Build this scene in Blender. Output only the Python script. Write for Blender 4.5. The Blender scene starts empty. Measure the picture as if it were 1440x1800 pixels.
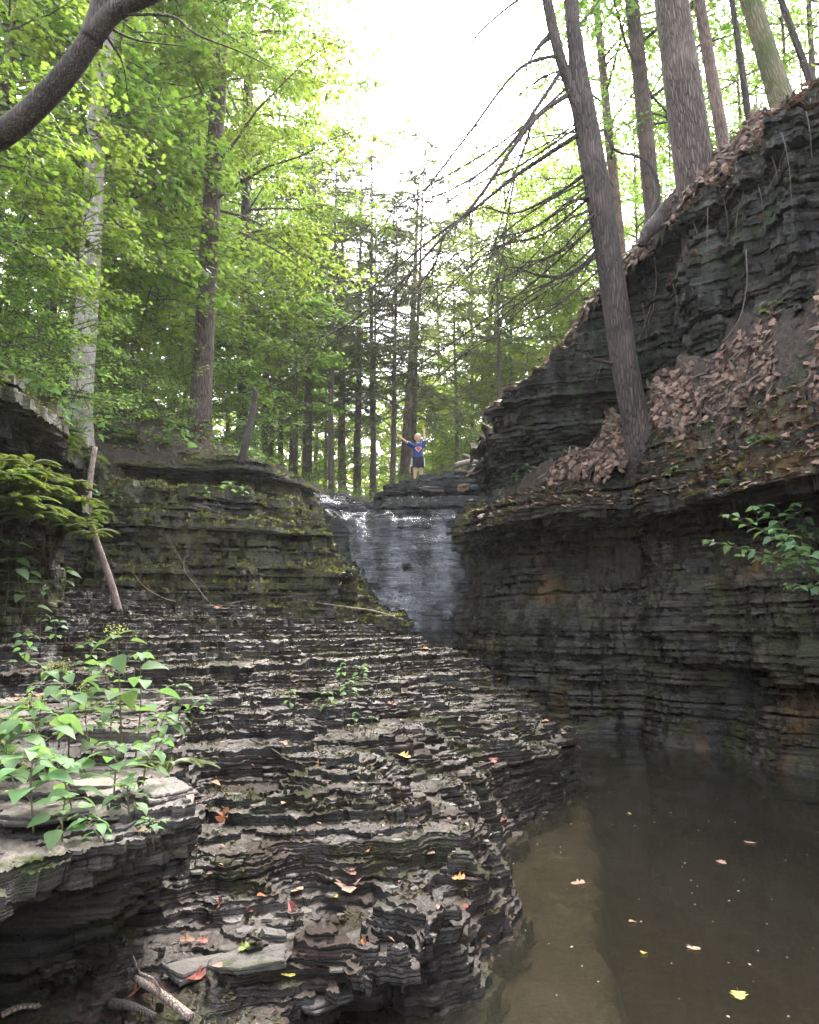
import bpy, math, random
import numpy as np
from mathutils import Vector, Matrix, Euler
R = math.radians
rng = np.random.default_rng(11)
random.seed(5)
scn = bpy.context.scene
COL = scn.collection

# ------------------------------------------------------------------ camera
CAMZ = 1.6
PITCH = R(8.0)
cam = bpy.data.cameras.new('camera'); cam_o = bpy.data.objects.new('camera', cam); COL.objects.link(cam_o)
cam.sensor_fit = 'HORIZONTAL'; cam.sensor_width = 36; cam.lens = 36
cam.clip_start = 0.05; cam.clip_end = 2000
cam_o.location = (0, 0, CAMZ); cam_o.rotation_euler = (R(90) + PITCH, 0, 0)
scn.camera = cam_o
CP, SP = math.cos(PITCH), math.sin(PITCH)

def ray(px, py):
    v = (900 - py) / 1440.0
    return Vector(((px - 720) / 1440.0, CP - SP * v, SP + CP * v))

def at(px, py, Y):
    """the point seen at photo pixel (px, py), Y metres ahead"""
    d = ray(px, py)
    return Vector((0, 0, CAMZ)) + d * (Y / d.y)

# ------------------------------------------------------------------ object helpers
def link(o):
    COL.objects.link(o); return o

def tag(o, label=None, cat=None, group=None, kind=None):
    if label: o['label'] = label
    if cat: o['category'] = cat
    if group: o['group'] = group
    if kind: o['kind'] = kind
    return o

def empty(name, loc, rz=0.0, label=None, cat=None, group=None):
    o = bpy.data.objects.new(name, None); link(o)
    o.location = loc; o.rotation_euler = (0, 0, rz); o.empty_display_size = 0.2
    return tag(o, label, cat, group)

def mesh_np(name, V, F, mat=None, parent=None, smooth=False, mat_idx=None, mats=None):
    """V (n,3); F list of arrays (m,k)"""
    me = bpy.data.meshes.new(name)
    V = np.asarray(V, dtype=np.float32)
    F = [np.asarray(f, dtype=np.int32) for f in (F if isinstance(F, list) else [F]) if len(f)]
    me.vertices.add(len(V)); me.vertices.foreach_set('co', V.ravel())
    nl = sum(f.size for f in F); nf = sum(len(f) for f in F)
    me.loops.add(nl); me.polygons.add(nf)
    me.loops.foreach_set('vertex_index', np.concatenate([f.ravel() for f in F]))
    tot = np.concatenate([np.full(len(f), f.shape[1], np.int32) for f in F])
    st = np.concatenate([[0], np.cumsum(tot)[:-1]]).astype(np.int32)
    me.polygons.foreach_set('loop_start', st)
    me.polygons.foreach_set('use_smooth', np.full(nf, bool(smooth)))
    for m in (mats or ([mat] if mat else [])): me.materials.append(m)
    if mat_idx is not None: me.polygons.foreach_set('material_index', np.asarray(mat_idx, np.int32))
    me.update(calc_edges=True)
    o = bpy.data.objects.new(name, me); link(o)
    if parent: o.parent = parent
    return o

class MB:
    """collects shapes, builds one mesh"""
    def __init__(s): s.V = []; s.F = {}; s.n = 0
    def add(s, V, F):
        V = np.asarray(V, np.float32).reshape(-1, 3)
        for f in (F if isinstance(F, list) else [F]):
            f = np.asarray(f, np.int32)
            if len(f): s.F.setdefault(f.shape[1], []).append(f + s.n)
        s.V.append(V); s.n += len(V)
    def tube(s, pts, rad, sides=6, rough=0.0, seed=0, cap=True):
        P = np.asarray([tuple(p) for p in pts], float); n = len(P)
        rad = np.broadcast_to(np.asarray(rad, float), (n,))
        T = np.gradient(P, axis=0); T /= np.linalg.norm(T, axis=1)[:, None] + 1e-9
        ref = np.array([0.31, 0.87, 0.38]) if abs(T[0] @ np.array([0.31, .87, .38])) < .9 else np.array([1., 0, 0])
        A = np.zeros_like(P); B = np.zeros_like(P)
        a = ref - (ref @ T[0]) * T[0]; a /= np.linalg.norm(a)
        for i in range(n):
            a = a - (a @ T[i]) * T[i]; a /= np.linalg.norm(a) + 1e-9
            A[i] = a; B[i] = np.cross(T[i], a)
        th = np.linspace(0, 2 * np.pi, sides, endpoint=False)
        r = rad[:, None] * np.ones((n, sides))
        if rough:
            g = np.random.default_rng(seed)
            k = 0
            for m_ in (2, 3, 5, 7):
                ph = g.uniform(0, 6.28) + np.cumsum(g.normal(0, .25, n))
                k = k + np.cos(m_ * th[None, :] + ph[:, None]) * g.uniform(.5, 1) / m_ ** .5
            r = r * (1 + rough * k)
        V = P[:, None, :] + r[..., None] * (np.cos(th)[None, :, None] * A[:, None, :] + np.sin(th)[None, :, None] * B[:, None, :])
        i = np.arange(n - 1)[:, None] * sides; j = np.arange(sides)[None, :]; j2 = (j + 1) % sides
        Fq = np.stack([i + j, i + j2, i + sides + j2, i + sides + j], -1).reshape(-1, 4)
        V = V.reshape(-1, 3)
        fs = [Fq]
        if cap:
            V = np.vstack([V, P[0], P[-1]])
            c0, c1 = n * sides, n * sides + 1
            jj = np.arange(sides); jj2 = (jj + 1) % sides
            fs.append(np.vstack([np.stack([np.full(sides, c0), jj2, jj], -1),
                                 np.stack([np.full(sides, c1), (n - 1) * sides + jj, (n - 1) * sides + jj2], -1)]))
        s.add(V, fs)
    def build(s, name, mat, parent=None, smooth=False):
        F = [np.vstack(v) for v in s.F.values()]
        return mesh_np(name, np.vstack(s.V), F, mat, parent, smooth)

def curve_pts(pts, n=8):
    """Catmull-Rom through points"""
    P = [np.array(tuple(p), float) for p in pts]
    P = [2 * P[0] - P[1]] + P + [2 * P[-1] - P[-2]]
    out = []
    for i in range(1, len(P) - 2):
        for k in range(n):
            t = k / n
            out.append(0.5 * ((2 * P[i]) + (-P[i-1] + P[i+1]) * t + (2*P[i-1] - 5*P[i] + 4*P[i+1] - P[i+2]) * t*t
                              + (-P[i-1] + 3*P[i] - 3*P[i+1] + P[i+2]) * t**3))
    out.append(P[-2])
    return np.array(out)

# ------------------------------------------------------------------ materials
def mat_new(name):
    m = bpy.data.materials.new(name); m.use_nodes = True
    nt = m.node_tree; nt.nodes.clear()
    out = nt.nodes.new('ShaderNodeOutputMaterial')
    return m, nt, out

class NT:
    def __init__(s, nt): s.nt = nt
    def n(s, typ, **kw):
        nd = s.nt.nodes.new(typ)
        for k, v in kw.items():
            if k.startswith('_'): setattr(nd, k[1:], v)
            else: nd.inputs[k.replace('__', ' ')].default_value = v
        return nd
    def l(s, a, b): s.nt.links.new(a, b)
    def noise(s, vec, scale, detail=4, rough=.55, dist=0.0):
        nd = s.n('ShaderNodeTexNoise', Scale=scale, Detail=detail, Roughness=rough, Distortion=dist)
        if vec is not None: s.l(vec, nd.inputs['Vector'])
        return nd.outputs[0]
    def map(s, vec, scale=(1, 1, 1), loc=(0, 0, 0), rot=(0, 0, 0)):
        nd = s.n('ShaderNodeMapping', Scale=scale, Location=loc, Rotation=rot); s.l(vec, nd.inputs['Vector'])
        return nd.outputs[0]
    def ramp(s, fac, stops):
        nd = s.nt.nodes.new('ShaderNodeValToRGB'); cr = nd.color_ramp
        while len(cr.elements) < len(stops): cr.elements.new(0.5)
        for e, (p, c) in zip(cr.elements, stops):
            e.position = p; e.color = c if len(c) == 4 else (*c, 1)
        s.l(fac, nd.inputs[0]); return nd.outputs[0]
    def g(s, v): return (v, v, v, 1)
    def rng(s, val, a, b, c=0., d=1.):
        nd = s.n('ShaderNodeMapRange'); nd.clamp = True
        nd.inputs[1].default_value = a; nd.inputs[2].default_value = b; nd.inputs[3].default_value = c; nd.inputs[4].default_value = d
        s.l(val, nd.inputs[0]); return nd.outputs[0]
    def math(s, op, a, b=None):
        nd = s.n('ShaderNodeMath', _operation=op)
        for i, x in enumerate((a, b)):
            if x is None: continue
            if isinstance(x, (int, float)): nd.inputs[i].default_value = x
            else: s.l(x, nd.inputs[i])
        return nd.outputs[0]
    def mix(s, fac, a, b, blend='MIX'):
        nd = s.n('ShaderNodeMix', _data_type='RGBA', _blend_type=blend)
        for i, x in ((0, fac), (6, a), (7, b)):
            if isinstance(x, (int, float)): nd.inputs[i].default_value = x
            elif isinstance(x, tuple): nd.inputs[i].default_value = x if len(x) == 4 else (*x, 1)
            else: s.l(x, nd.inputs[i])
        return nd.outputs[2]
    def bump(s, h, strength=.5, dist=.02, normal=None):
        nd = s.n('ShaderNodeBump', Strength=strength, Distance=dist); s.l(h, nd.inputs['Height'])
        if normal is not None: s.l(normal, nd.inputs['Normal'])
        return nd.outputs[0]

def rock_mat(name, dark=(.022, .022, .023), mid=(.062, .058, .054), tan=(.15, .125, .10), tread=(.105, .088, .078),
             pale=(.26, .23, .20), moss=.5, wet=.5, rust=0.0, pale_amt=.0, moss_col=(.055, .075, .018)):
    m, nt, out = mat_new(name); N = NT(nt)
    geo = N.n('ShaderNodeNewGeometry'); P = geo.outputs['Position']; nrm = geo.outputs['True Normal']
    sep = N.n('ShaderNodeSeparateXYZ'); N.l(nrm, sep.inputs[0])
    up = N.rng(sep.outputs[2], .35, .75)
    strat = N.noise(N.map(P, (.7, .7, 26)), 1.0, 5, .6, .25)
    patch = N.noise(P, 1.3, 5, .6)
    fine = N.noise(P, 38, 4, .65)
    side = N.ramp(strat, [(.36, dark), (.5, mid), (.66, tan)])
    side = N.mix(N.rng(patch, .4, .7), side, N.mix(.5, side, dark))
    top = N.mix(N.rng(fine, .3, .7), tread, tuple(c * .55 for c in tread))
    top = N.mix(N.rng(N.noise(P, 2.6, 6, .65), .45, .68), top, mid)
    if pale_amt:
        top = N.mix(N.rng(N.noise(N.map(P, loc=(7, 3, 1)), 1.1, 5, .6), .62 - .3 * pale_amt, .74 - .3 * pale_amt), top, pale)
    col = N.mix(up, side, top)
    if rust:
        col = N.mix(N.math('MULTIPLY', N.rng(N.noise(N.map(P, loc=(3, 9, 2)), 1.0, 4, .6), .56, .7), rust), col, (.14, .08, .03))
        col = N.mix(N.math('MULTIPLY', N.rng(N.noise(N.map(P, (1, 1, .5), loc=(13, 2, 6)), .8, 4, .6), .5, .66), rust * .6), col, (.07, .065, .035))
    mm = N.noise(N.map(P, loc=(1, 5, 9)), 1.7, 6, .62)
    mask = N.math('MULTIPLY', N.rng(mm, .66 - .32 * moss, .74 - .32 * moss), N.rng(sep.outputs[2], -.3, .6, .12, 1.0))
    mc = N.ramp(N.noise(P, 22, 4, .6), [(.3, tuple(c * .55 for c in moss_col)), (.6, moss_col), (.8, tuple(c * 1.9 for c in moss_col))])
    col = N.mix(mask, col, mc)
    b = N.n('ShaderNodeBsdfPrincipled'); N.l(col, b.inputs['Base Color'])
    w = N.noise(N.map(P, loc=(4, 4, 4)), 2.2, 5, .6)
    rg = N.rng(w, .30 + .38 * wet, .46 + .38 * wet, .2, .75)
    rg = N.mix(mask, rg, N.g(.9))
    N.l(rg, b.inputs['Roughness']); N.l(N.mix(N.rng(w, .30 + .38 * wet, .46 + .38 * wet), N.g(.55), N.g(.14)), b.inputs['Specular IOR Level'])
    h1 = N.noise(N.map(P, (1.6, 1.6, 55)), 1.0, 4, .6, .3)
    h2 = N.noise(P, 16, 6, .7)
    h3 = N.noise(P, 90, 3, .7)
    hs = N.math('ADD', N.math('MULTIPLY', h1, N.math('SUBTRACT', 1.0, N.math('MULTIPLY', up, .8))), N.math('MULTIPLY', h2, .9))
    hs = N.math('ADD', hs, N.math('MULTIPLY', h3, N.mix(mask, N.g(.22), N.g(1.0))))
    N.l(N.bump(hs, .9, .03), b.inputs['Normal'])
    N.l(b.outputs[0], out.inputs[0])
    return m

def soil_mat(name, c1=(.075, .05, .036), c2=(.15, .10, .075), green=0.0):
    m, nt, out = mat_new(name); N = NT(nt)
    P = N.n('ShaderNodeNewGeometry').outputs['Position']
    a = N.noise(P, 14, 6, .7); c = N.noise(P, .9, 5, .6)
    col = N.ramp(a, [(.3, tuple(x * .5 for x in c1)), (.5, c1), (.68, c2)])
    if green > 0:
        col = N.mix(N.rng(c, .56 - .2 * green, .66 - .2 * green), col, N.mix(a, (.02, .035, .01), (.06, .09, .02)))
    b = N.n('ShaderNodeBsdfPrincipled', Roughness=.9); N.l(col, b.inputs['Base Color'])
    h = N.math('ADD', N.noise(P, 9, 6, .75), N.math('MULTIPLY', N.noise(P, 60, 4, .7), .4))
    N.l(N.bump(h, 1.0, .06), b.inputs['Normal']); N.l(b.outputs[0], out.inputs[0])
    return m

def bark_mat(name, c1, c2, green=0.0, scale=1.0, bump=.02, cr=.5):
    m, nt, out = mat_new(name); N = NT(nt)
    tc = N.n('ShaderNodeTexCoord').outputs['Object']
    a = N.noise(N.map(tc, (16 * scale, 16 * scale, 2.2 * scale)), 1.0, 6, .65, .4)
    vor = N.n('ShaderNodeTexVoronoi', Scale=1.0, _feature='DISTANCE_TO_EDGE')
    wob = N.n('ShaderNodeVectorMath', _operation='ADD'); N.l(N.map(tc, (30 * scale, 30 * scale, 3.4 * scale)), wob.inputs[0])
    nz = N.n('ShaderNodeTexNoise', Scale=3.0 * scale, Detail=4); N.l(tc, nz.inputs[0]); N.l(nz.outputs[1], wob.inputs[1])
    N.l(wob.outputs[0], vor.inputs['Vector'])
    crack = N.rng(vor.outputs[0], .0, .22)
    col = N.ramp(a, [(.3, c1), (.68, c2)])
    col = N.mix(crack, tuple(x * cr for x in c1), col)
    big = N.noise(tc, 1.6 * scale, 5, .6)
    col = N.mix(N.rng(big, .45, .75, 0, .45), col, tuple(min(1, x * 1.5) for x in c2))
    if green:
        col = N.mix(N.rng(N.noise(N.map(tc, loc=(3, 1, 8)), 1.8 * scale, 5, .65), .66 - .3 * green, .78 - .3 * green), col, (.075, .095, .03))
    b = N.n('ShaderNodeBsdfPrincipled', Roughness=.85); N.l(col, b.inputs['Base Color'])
    h = N.math('ADD', N.math('MULTIPLY', crack, .8), a)
    N.l(N.bump(h, .9, bump), b.inputs['Normal']); N.l(b.outputs[0], out.inputs[0])
    return m

def leaf_mat(name, c1, c2, trans=.5, tcol=None, rough=.5, spec=.3):
    m, nt, out = mat_new(name); N = NT(nt)
    geo = N.n('ShaderNodeNewGeometry'); rpi = geo.outputs['Random Per Island']
    col = N.ramp(rpi, [(0., c1), (1., c2)])
    oi = N.n('ShaderNodeObjectInfo').outputs['Random']
    hs = N.n('ShaderNodeHueSaturation'); N.l(col, hs.inputs['Color'])
    N.l(N.rng(oi, 0, 1, .485, .515), hs.inputs['Hue']); N.l(N.rng(oi, 0, 1, .85, 1.15), hs.inputs['Value'])
    col = hs.outputs[0]
    nz = N.noise(geo.outputs['Position'], 25, 3, .6)
    col = N.mix(N.rng(nz, .35, .7, 0, .35), col, N.mix(.5, col, (.0, .01, .0)))
    b = N.n('ShaderNodeBsdfPrincipled', Roughness=rough); N.l(col, b.inputs['Base Color'])
    b.inputs['Specular IOR Level'].default_value = spec
    if trans:
        t = N.n('ShaderNodeBsdfTranslucent')
        tc = N.mix(1.0, col, tcol or (2.1, 2.0, 1.15), 'MULTIPLY')
        N.l(tc, t.inputs[0])
        mx = N.n('ShaderNodeMixShader', Fac=trans); N.l(b.outputs[0], mx.inputs[1]); N.l(t.outputs[0], mx.inputs[2])
        N.l(mx.outputs[0], out.inputs[0])
    else:
        N.l(b.outputs[0], out.inputs[0])
    return m

def plain_mat(name, c, rough=.7, var=.25, scale=12):
    m, nt, out = mat_new(name); N = NT(nt)
    tc = N.n('ShaderNodeTexCoord').outputs['Object']
    nz = N.noise(tc, scale, 4, .6)
    col = N.mix(N.rng(nz, .3, .7), tuple(x * (1 - var) for x in c), tuple(min(1, x * (1 + var)) for x in c))
    b = N.n('ShaderNodeBsdfPrincipled', Roughness=rough); N.l(col, b.inputs['Base Color'])
    N.l(N.bump(nz, .3, .01), b.inputs['Normal'])
    N.l(b.outputs[0], out.inputs[0]); return m
# ------------------------------------------------------------------ noise tables and plan fields
def spec(n, beta, seed, lo=0):
    g = np.random.default_rng(seed)
    f = np.hypot(np.fft.fftfreq(n)[:, None] * n, np.fft.fftfreq(n)[None, :] * n)
    f[0, 0] = 1
    a = f ** (-beta / 2.0); a[f < lo] = 0; a[0, 0] = 0
    z = np.fft.ifft2(a * np.exp(2j * np.pi * g.random((n, n)))).real
    return (z / z.std()).astype(np.float32)

def samp(tab, x, y, period):
    n = tab.shape[0]
    fx = np.mod(x * (n / period), n); fy = np.mod(y * (n / period), n)
    i = fx.astype(np.int32); j = fy.astype(np.int32)
    fx = fx - i; fy = fy - j; i %= n; j %= n
    i2 = (i + 1) % n; j2 = (j + 1) % n
    return (tab[i, j] * (1 - fx) * (1 - fy) + tab[i2, j] * fx * (1 - fy) + tab[i, j2] * (1 - fx) * fy + tab[i2, j2] * fx * fy)

T_FR = spec(1024, 2.6, 1, 3)        # fractal, rough
T_SM = spec(512, 3.6, 2, 3)         # smoother
T_HI = spec(1024, 1.8, 3, 30)       # fine grain

def voro(n, cells, seed):
    """piecewise constant broken-block table (periodic)"""
    g = np.random.default_rng(seed)
    p = g.random((cells, 2)); val = g.uniform(-1, 1, cells).astype(np.float32)
    gx, gy = np.meshgrid(np.arange(n) / n, np.arange(n) / n, indexing='ij')
    wob = T_FR[:n, :n] * .004; gx = gx + wob; gy = gy + T_FR[n//2:n//2+n, :n][:n, :n] * .004 if n <= 512 else gy
    best = np.full((n, n), 9., np.float32); out = np.zeros((n, n), np.float32)
    for (a, b), v in zip(p, val):
        dx = np.abs(gx - a); dx = np.minimum(dx, 1 - dx); dy = np.abs(gy - b); dy = np.minimum(dy, 1 - dy)
        d = dx * dx + dy * dy; k = d < best; best[k] = d[k]; out[k] = v
    return out
T_VO = voro(512, 420, 4)

def field(x, y, path, closure):
    """signed distance to an open path (positive inside the closed polygon) and path parameter t"""
    d2 = np.full(x.shape, 1e9, np.float32); t = np.zeros(x.shape, np.float32)
    for i in range(len(path) - 1):
        ax, ay = path[i]; bx, by = path[i + 1]
        ex, ey = bx - ax, by - ay; L = ex * ex + ey * ey
        s = np.clip(((x - ax) * ex + (y - ay) * ey) / L, 0, 1)
        q = (x - ax - s * ex) ** 2 + (y - ay - s * ey) ** 2
        k = q < d2; d2 = np.where(k, q, d2); t = np.where(k, i + s, t)
    poly = list(path) + list(closure); ins = np.zeros(x.shape, bool)
    for i in range(len(poly)):
        (ax, ay), (bx, by) = poly[i], poly[(i + 1) % len(poly)]
        if ay == by: continue
        c = ((ay > y) != (by > y)) & (x < (bx - ax) * (y - ay) / (by - ay) + ax)
        ins ^= c
    d = np.sqrt(d2)
    return np.where(ins, d, -d), t

def tint(t, vals): return np.interp(t, np.arange(len(vals)), vals)

# plan of the gorge (metres; camera at the origin looking along +y; pool surface at z = 0)
P_R1 = [(.95, 19.5), (.7, 17.5), (.86, 16), (1.5, 14.6), (2.3, 13.1), (3.2, 12.05), (3.9, 11), (4.4, 9.7), (4.8, 8.0), (5.0, 5.5), (5.1, 0), (5.2, -10)]
C_R1 = [(300, -10), (300, 19.5)]
LIP1 = [4.3, 4.2, 4.08, 4.0, 3.88, 3.74, 3.62, 3.45, 3.35, 3.3, 3.3, 3.3]
P_R2 = [(12, 75), (5, 38), (2.9, 25), (1.75, 18.6), (1.4, 17), (1.45, 15.2), (2.3, 14.3), (3.2, 13.6), (4.0, 12.6), (4.7, 11.5), (5.35, 10.2), (5.9, 8.6), (6.5, 6), (7, 0), (7, -10)]
C_R2 = [(300, -10), (300, 300), (40, 300)]
TOP2 = [9, 6.6, 5.8, 5.7, 5.7, 5.8, 6.5, 7.95, 8.75, 9.4, 9.6, 9.8, 9.9, 9.9, 9.9]
FOOT2 = [6, 5.4, 5.0, 4.5, 4.15, 4.1, 4.15, 4.4, 5.3, 5.75, 6.15, 6.3, 6.4, 6.4, 6.4]
P_T = [(-.36, .6), (-.36, 2.9), (-.24, 3.5), (.06, 3.45), (.24, 3.75), (.5, 4.5), (.6, 5.2), (.55, 6.0), (.95, 7.2), (1.5, 7.95), (1.64, 8.7), (1.58, 10), (1.25, 12.4), (.85, 13.6), (.3, 14.7), (.05, 15.6), (-.1, 17)]
C_T = [(-9, 17), (-9, .6)]
P_B = [(-1.1, .5), (-1.2, 2.2), (-1.28, 2.7), (-.98, 3.2), (-.9, 3.5), (-1.05, 3.9), (-1.2, 4.4), (-1.5, 5.8), (-1.95, 7.2), (-2.7, 8.0), (-4, 8.4)]
C_B = [(-9, 8.4), (-9, .5)]
P_C = [(-5.2, 11.0), (-4.2, 12.3), (-3.2, 12.85), (-2.2, 13.1), (-1.2, 13.5), (-.5, 14.2), (-.05, 15.1), (.05, 16), (.1, 17.5)]
C_C = [(.1, 23), (-12, 23), (-12, 11)]
P_C2 = [(-6.0, 14.6), (-5.0, 15.1), (-4.2, 15.5), (-3.3, 15.5), (-2.6, 15.9), (-2.3, 16.8), (-1.9, 18.2), (-1.35, 19.4), (-1.1, 21)]
C_C2 = [(-1.1, 24), (-14, 24), (-14, 14)]
P_D = [(-3.2, .5), (-3.4, 5), (-3.75, 8), (-3.8, 9.4), (-4.2, 10.4), (-4.9, 11.2), (-5.2, 12.5), (-5.6, 16)]
C_D = [(-14, 16), (-14, .5)]
P_D2 = [(-4.3, .5), (-4.3, 5), (-4.45, 8), (-4.8, 11), (-5.2, 14), (-5.4, 16), (-5.6, 19)]
C_D2 = [(-14, 19), (-14, .5)]
P_G = [(-3.5, 16.2), (-2.0, 16.4), (-.8, 16.6), (.3, 16.55), (1.2, 16.6), (3, 16.6)]
C_G = [(3, 26), (-3.5, 26)]
P_G2 = [(-3.5, 17.4), (-1.9, 18.0), (-1.25, 18.9), (-.85, 19.0), (-.72, 18.2), (.3, 18.0), (1.2, 17.9), (3, 17.6)]
P_G3 = [(-3.5, 18.6), (-2.0, 19.6), (-1.4, 20.6), (-.95, 20.6), (-.6, 19.7), (.2, 19.35), (1.3, 18.9), (3, 18.2)]
P_S = [(-4.6, -10), (-4.6, 4), (-4.75, 8), (-5.1, 11), (-5.5, 14.8), (-4.4, 16.3), (-3.0, 17.5), (-2.5, 19.4), (-1.6, 20.9), (-.9, 21.2), (-.3, 20.5), (1.4, 19.6), (2.2, 18.6), (2.4, 16.5), (6, 14), (8, 0), (8, -10)]
C_S = [(300, -10), (300, 300), (-300, 300), (-300, -10)]
EDGE_S = [4.3, 4.3, 4.3, 4.4, 4.75, 4.95, 4.95, 5.0, 4.95, 4.92, 5.05, 5.15, 5.2, 5.2, 5.2, 5.2, 5.2]
SLOPE_S = [.75, .75, .75, .75, .75, .72, .62, .45, .16, .05, .05, .06, .06, .06, .06, .06, .06]

CTRL = np.array([(-.5, 3.4, .2), (-.1, 3.7, .24), (.1, 3.7, .34), (.4, 4.6, .27), (-.3, 4.75, .45), (-.75, 4.75, .5), (-.5, 4.3, .24), (-.8, 4.0, .2), (.45, 5.6, .3), (.3, 6.5, .5),
                 (1.3, 8.3, .5), (.5, 8, .66), (-.8, 7, .82), (-1.5, 9, 1.1), (.5, 10, .8), (1.4, 10, .6), (1.1, 12.4, .98), (0, 12.4, 1.25), (-2, 12, 1.75), (-3.5, 11, 1.82),
                 (-4, 9.5, 1.75), (0, 14.4, 1.4), (-1, 14, 1.7), (-3, 13.3, 2.0), (-2, 10.5, 1.38), (-3, 8.5, 1.35), (-1.2, 3.0, .15), (-2, 2.5, .12), (-.5, 2, .1), (-3, 5, .6), (-.2, 16, 1.4), (.2, 5.4, .5), (-.2, 6, .62)])
def rbf(ctrl):
    X = ctrl[:, :2]; d = np.hypot(X[:, None, 0] - X[None, :, 0], X[:, None, 1] - X[None, :, 1])
    A = np.zeros((len(X) + 3,) * 2); A[:-3, :-3] = d + np.eye(len(X)) * -.15
    A[:-3, -3] = 1; A[:-3, -2:] = X; A[-3:, :-3] = A[:-3, -3:].T
    w = np.linalg.solve(A, np.concatenate([ctrl[:, 2], [0, 0, 0]]))
    def f(x, y):
        z = w[-3] + w[-2] * x + w[-1] * y
        for (a, b), c in zip(X, w[:-3]): z = z + c * np.hypot(x - a, y - b)
        return z
    return f
HT_F = rbf(CTRL)

# ------------------------------------------------------------------ bedded rock: a stack of thin beds, each with its own broken outline
NU, NV = 610, 560
U0, U1 = -.72, .86
V0, V1 = math.log(2.4), math.log(25.0)
def uv2xy(i, j):
    u = U0 + (U1 - U0) * i / (NU - 1); q = np.exp(V0 + (V1 - V0) * j / (NV - 1))
    return u * q, q - 1.5
gi, gj = np.meshgrid(np.arange(NU), np.arange(NV), indexing='ij')
GX, GY = uv2xy(gi.astype(np.float32), gj.astype(np.float32))

fR1, tR1 = field(GX, GY, P_R1, C_R1); fR2, tR2 = field(GX, GY, P_R2, C_R2)
fT, tT = field(GX, GY, P_T, C_T); fB, tB = field(GX, GY, P_B, C_B)
fC, tC = field(GX, GY, P_C, C_C); fC2, tC2 = field(GX, GY, P_C2, C_C2)
fD, tD = field(GX, GY, P_D, C_D); fD2, tD2 = field(GX, GY, P_D2, C_D2)
fG, tG = field(GX, GY, P_G, C_G); fG2, tG2 = field(GX, GY, P_G2, C_G); fG3, tG3 = field(GX, GY, P_G3, C_G)
BIG = samp(T_SM, GX, GY, 14.0)
BIG2 = samp(T_SM, GX + 5, GY + 3, 5.0)
HT = HT_F(GX, GY)
_q = HT + .05 * BIG2 + .03 * BIG
HT = HT - .25 / (2 * np.pi) * .98 * np.sin(2 * np.pi * _q / .25 + 1.0)      # ledges come in groups, with flatter treads between

def prof(z, t, stations):
    """recess into the rock at height z; stations = [(t, [(z, off), ...]), ...]"""
    ts = [s[0] for s in stations]
    vs = [np.interp(z, [a for a, _ in s[1]], [b for _, b in s[1]]) for s in stations]
    return np.interp(t, ts, vs)

PR1 = [(.9, [(-.5, -1.2), (.9, -1.15), (1.4, -.95), (1.9, -.55), (2.5, -.1), (3.0, .12), (3.6, .1), (4.3, .4)]), (2, [(-.5, -.2), (0, -.15), (1.2, -.1), (1.8, .15), (2.4, .35), (3.0, .3), (3.4, .05), (3.6, 0), (4.3, .5)]),
       (3.6, [(-.5, -.4), (0, -.35), (.5, -.25), (1.2, -.05), (1.7, .25), (2.2, .95), (2.9, 1.05), (3.2, .5), (3.4, .0), (3.5, -.05), (4.2, .7)]),
       (5, [(-.5, -.15), (0, -.1), (.3, .02), (.7, .12), (1.2, .05), (1.5, -.08), (2.1, .12), (2.5, .45), (3.0, .5), (3.2, .2), (3.35, -.1), (3.9, .25)]),
       (6.3, [(-.5, -.1), (0, 0), (.3, .1), (.6, .4), (1.05, .5), (1.15, -.05), (1.6, -.1), (2.1, -.22), (2.2, -.25), (2.3, .25), (2.9, .45), (3.1, .2), (3.2, -.35), (3.7, .1)]),
       (7.4, [(-.5, -.1), (0, 0), (.3, .1), (.6, .3), (.9, .35), (1.05, -.1), (1.6, -.18), (2.1, -.42), (2.22, -.45), (2.3, .1), (2.9, .4), (3.05, .1), (3.15, -.4), (3.6, .0)]),
       (9, [(-.5, 0), (1, .2), (2, 0), (3, .3), (3.2, -.2), (3.6, 0)])]
PR2 = [(4, [(3.5, .4), (4.3, .4), (5.0, .2), (5.2, .05), (5.5, -.08), (5.8, .1), (7, .8)]),
       (5.2, [(3.5, .8), (4.2, .8), (4.8, .55), (5.2, .25), (5.5, -.1), (5.9, .1), (7, .8)]),
       (6.5, [(3.5, .9), (4.4, .8), (5.0, .5), (5.6, .15), (6.1, -.08), (6.6, .1), (8, .9)]),
       (8, [(4, .4), (5.0, .35), (6, .15), (6.8, .0), (7.6, .1), (8.4, .5)]),
       (10, [(5, .3), (6.2, .25), (7, .1), (8, .0), (8.8, .1), (9.6, .5)])]
PB = [(1, [(-.5, 1.7), (.1, 1.6), (.35, 1.5), (.52, 1.1), (.62, .35), (.70, .04), (1, 0)]),
      (3.6, [(-.5, 1.1), (.1, 1.0), (.35, .85), (.5, .5), (.62, .16), (.72, .02), (1, 0)]),
      (5.5, [(-.5, .1), (.3, .08), (.6, .05), (.8, .0), (1.1, 0)]), (8, [(0, 0), (1.5, .3)])]
PC = [(0, [(1, 0), (1.9, 0), (3.9, .9)]), (3, [(1, -.1), (1.8, -.05), (2.3, .25), (2.6, .35), (2.8, .7), (3.3, .85), (3.5, 1.25), (4.0, 1.6)]),
      (4.5, [(1, -.1), (1.75, 0), (2.0, .25), (2.5, .1), (3.0, .6), (3.3, 1.0), (3.9, 1.8)]),
      (6, [(1, 0), (1.6, 0), (2.2, .75), (2.8, 1.3), (3.1, 1.8), (4.0, 2.9)]), (8, [(1, .2), (1.7, .6), (2.5, 1.2), (4, 2.3)])]
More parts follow.
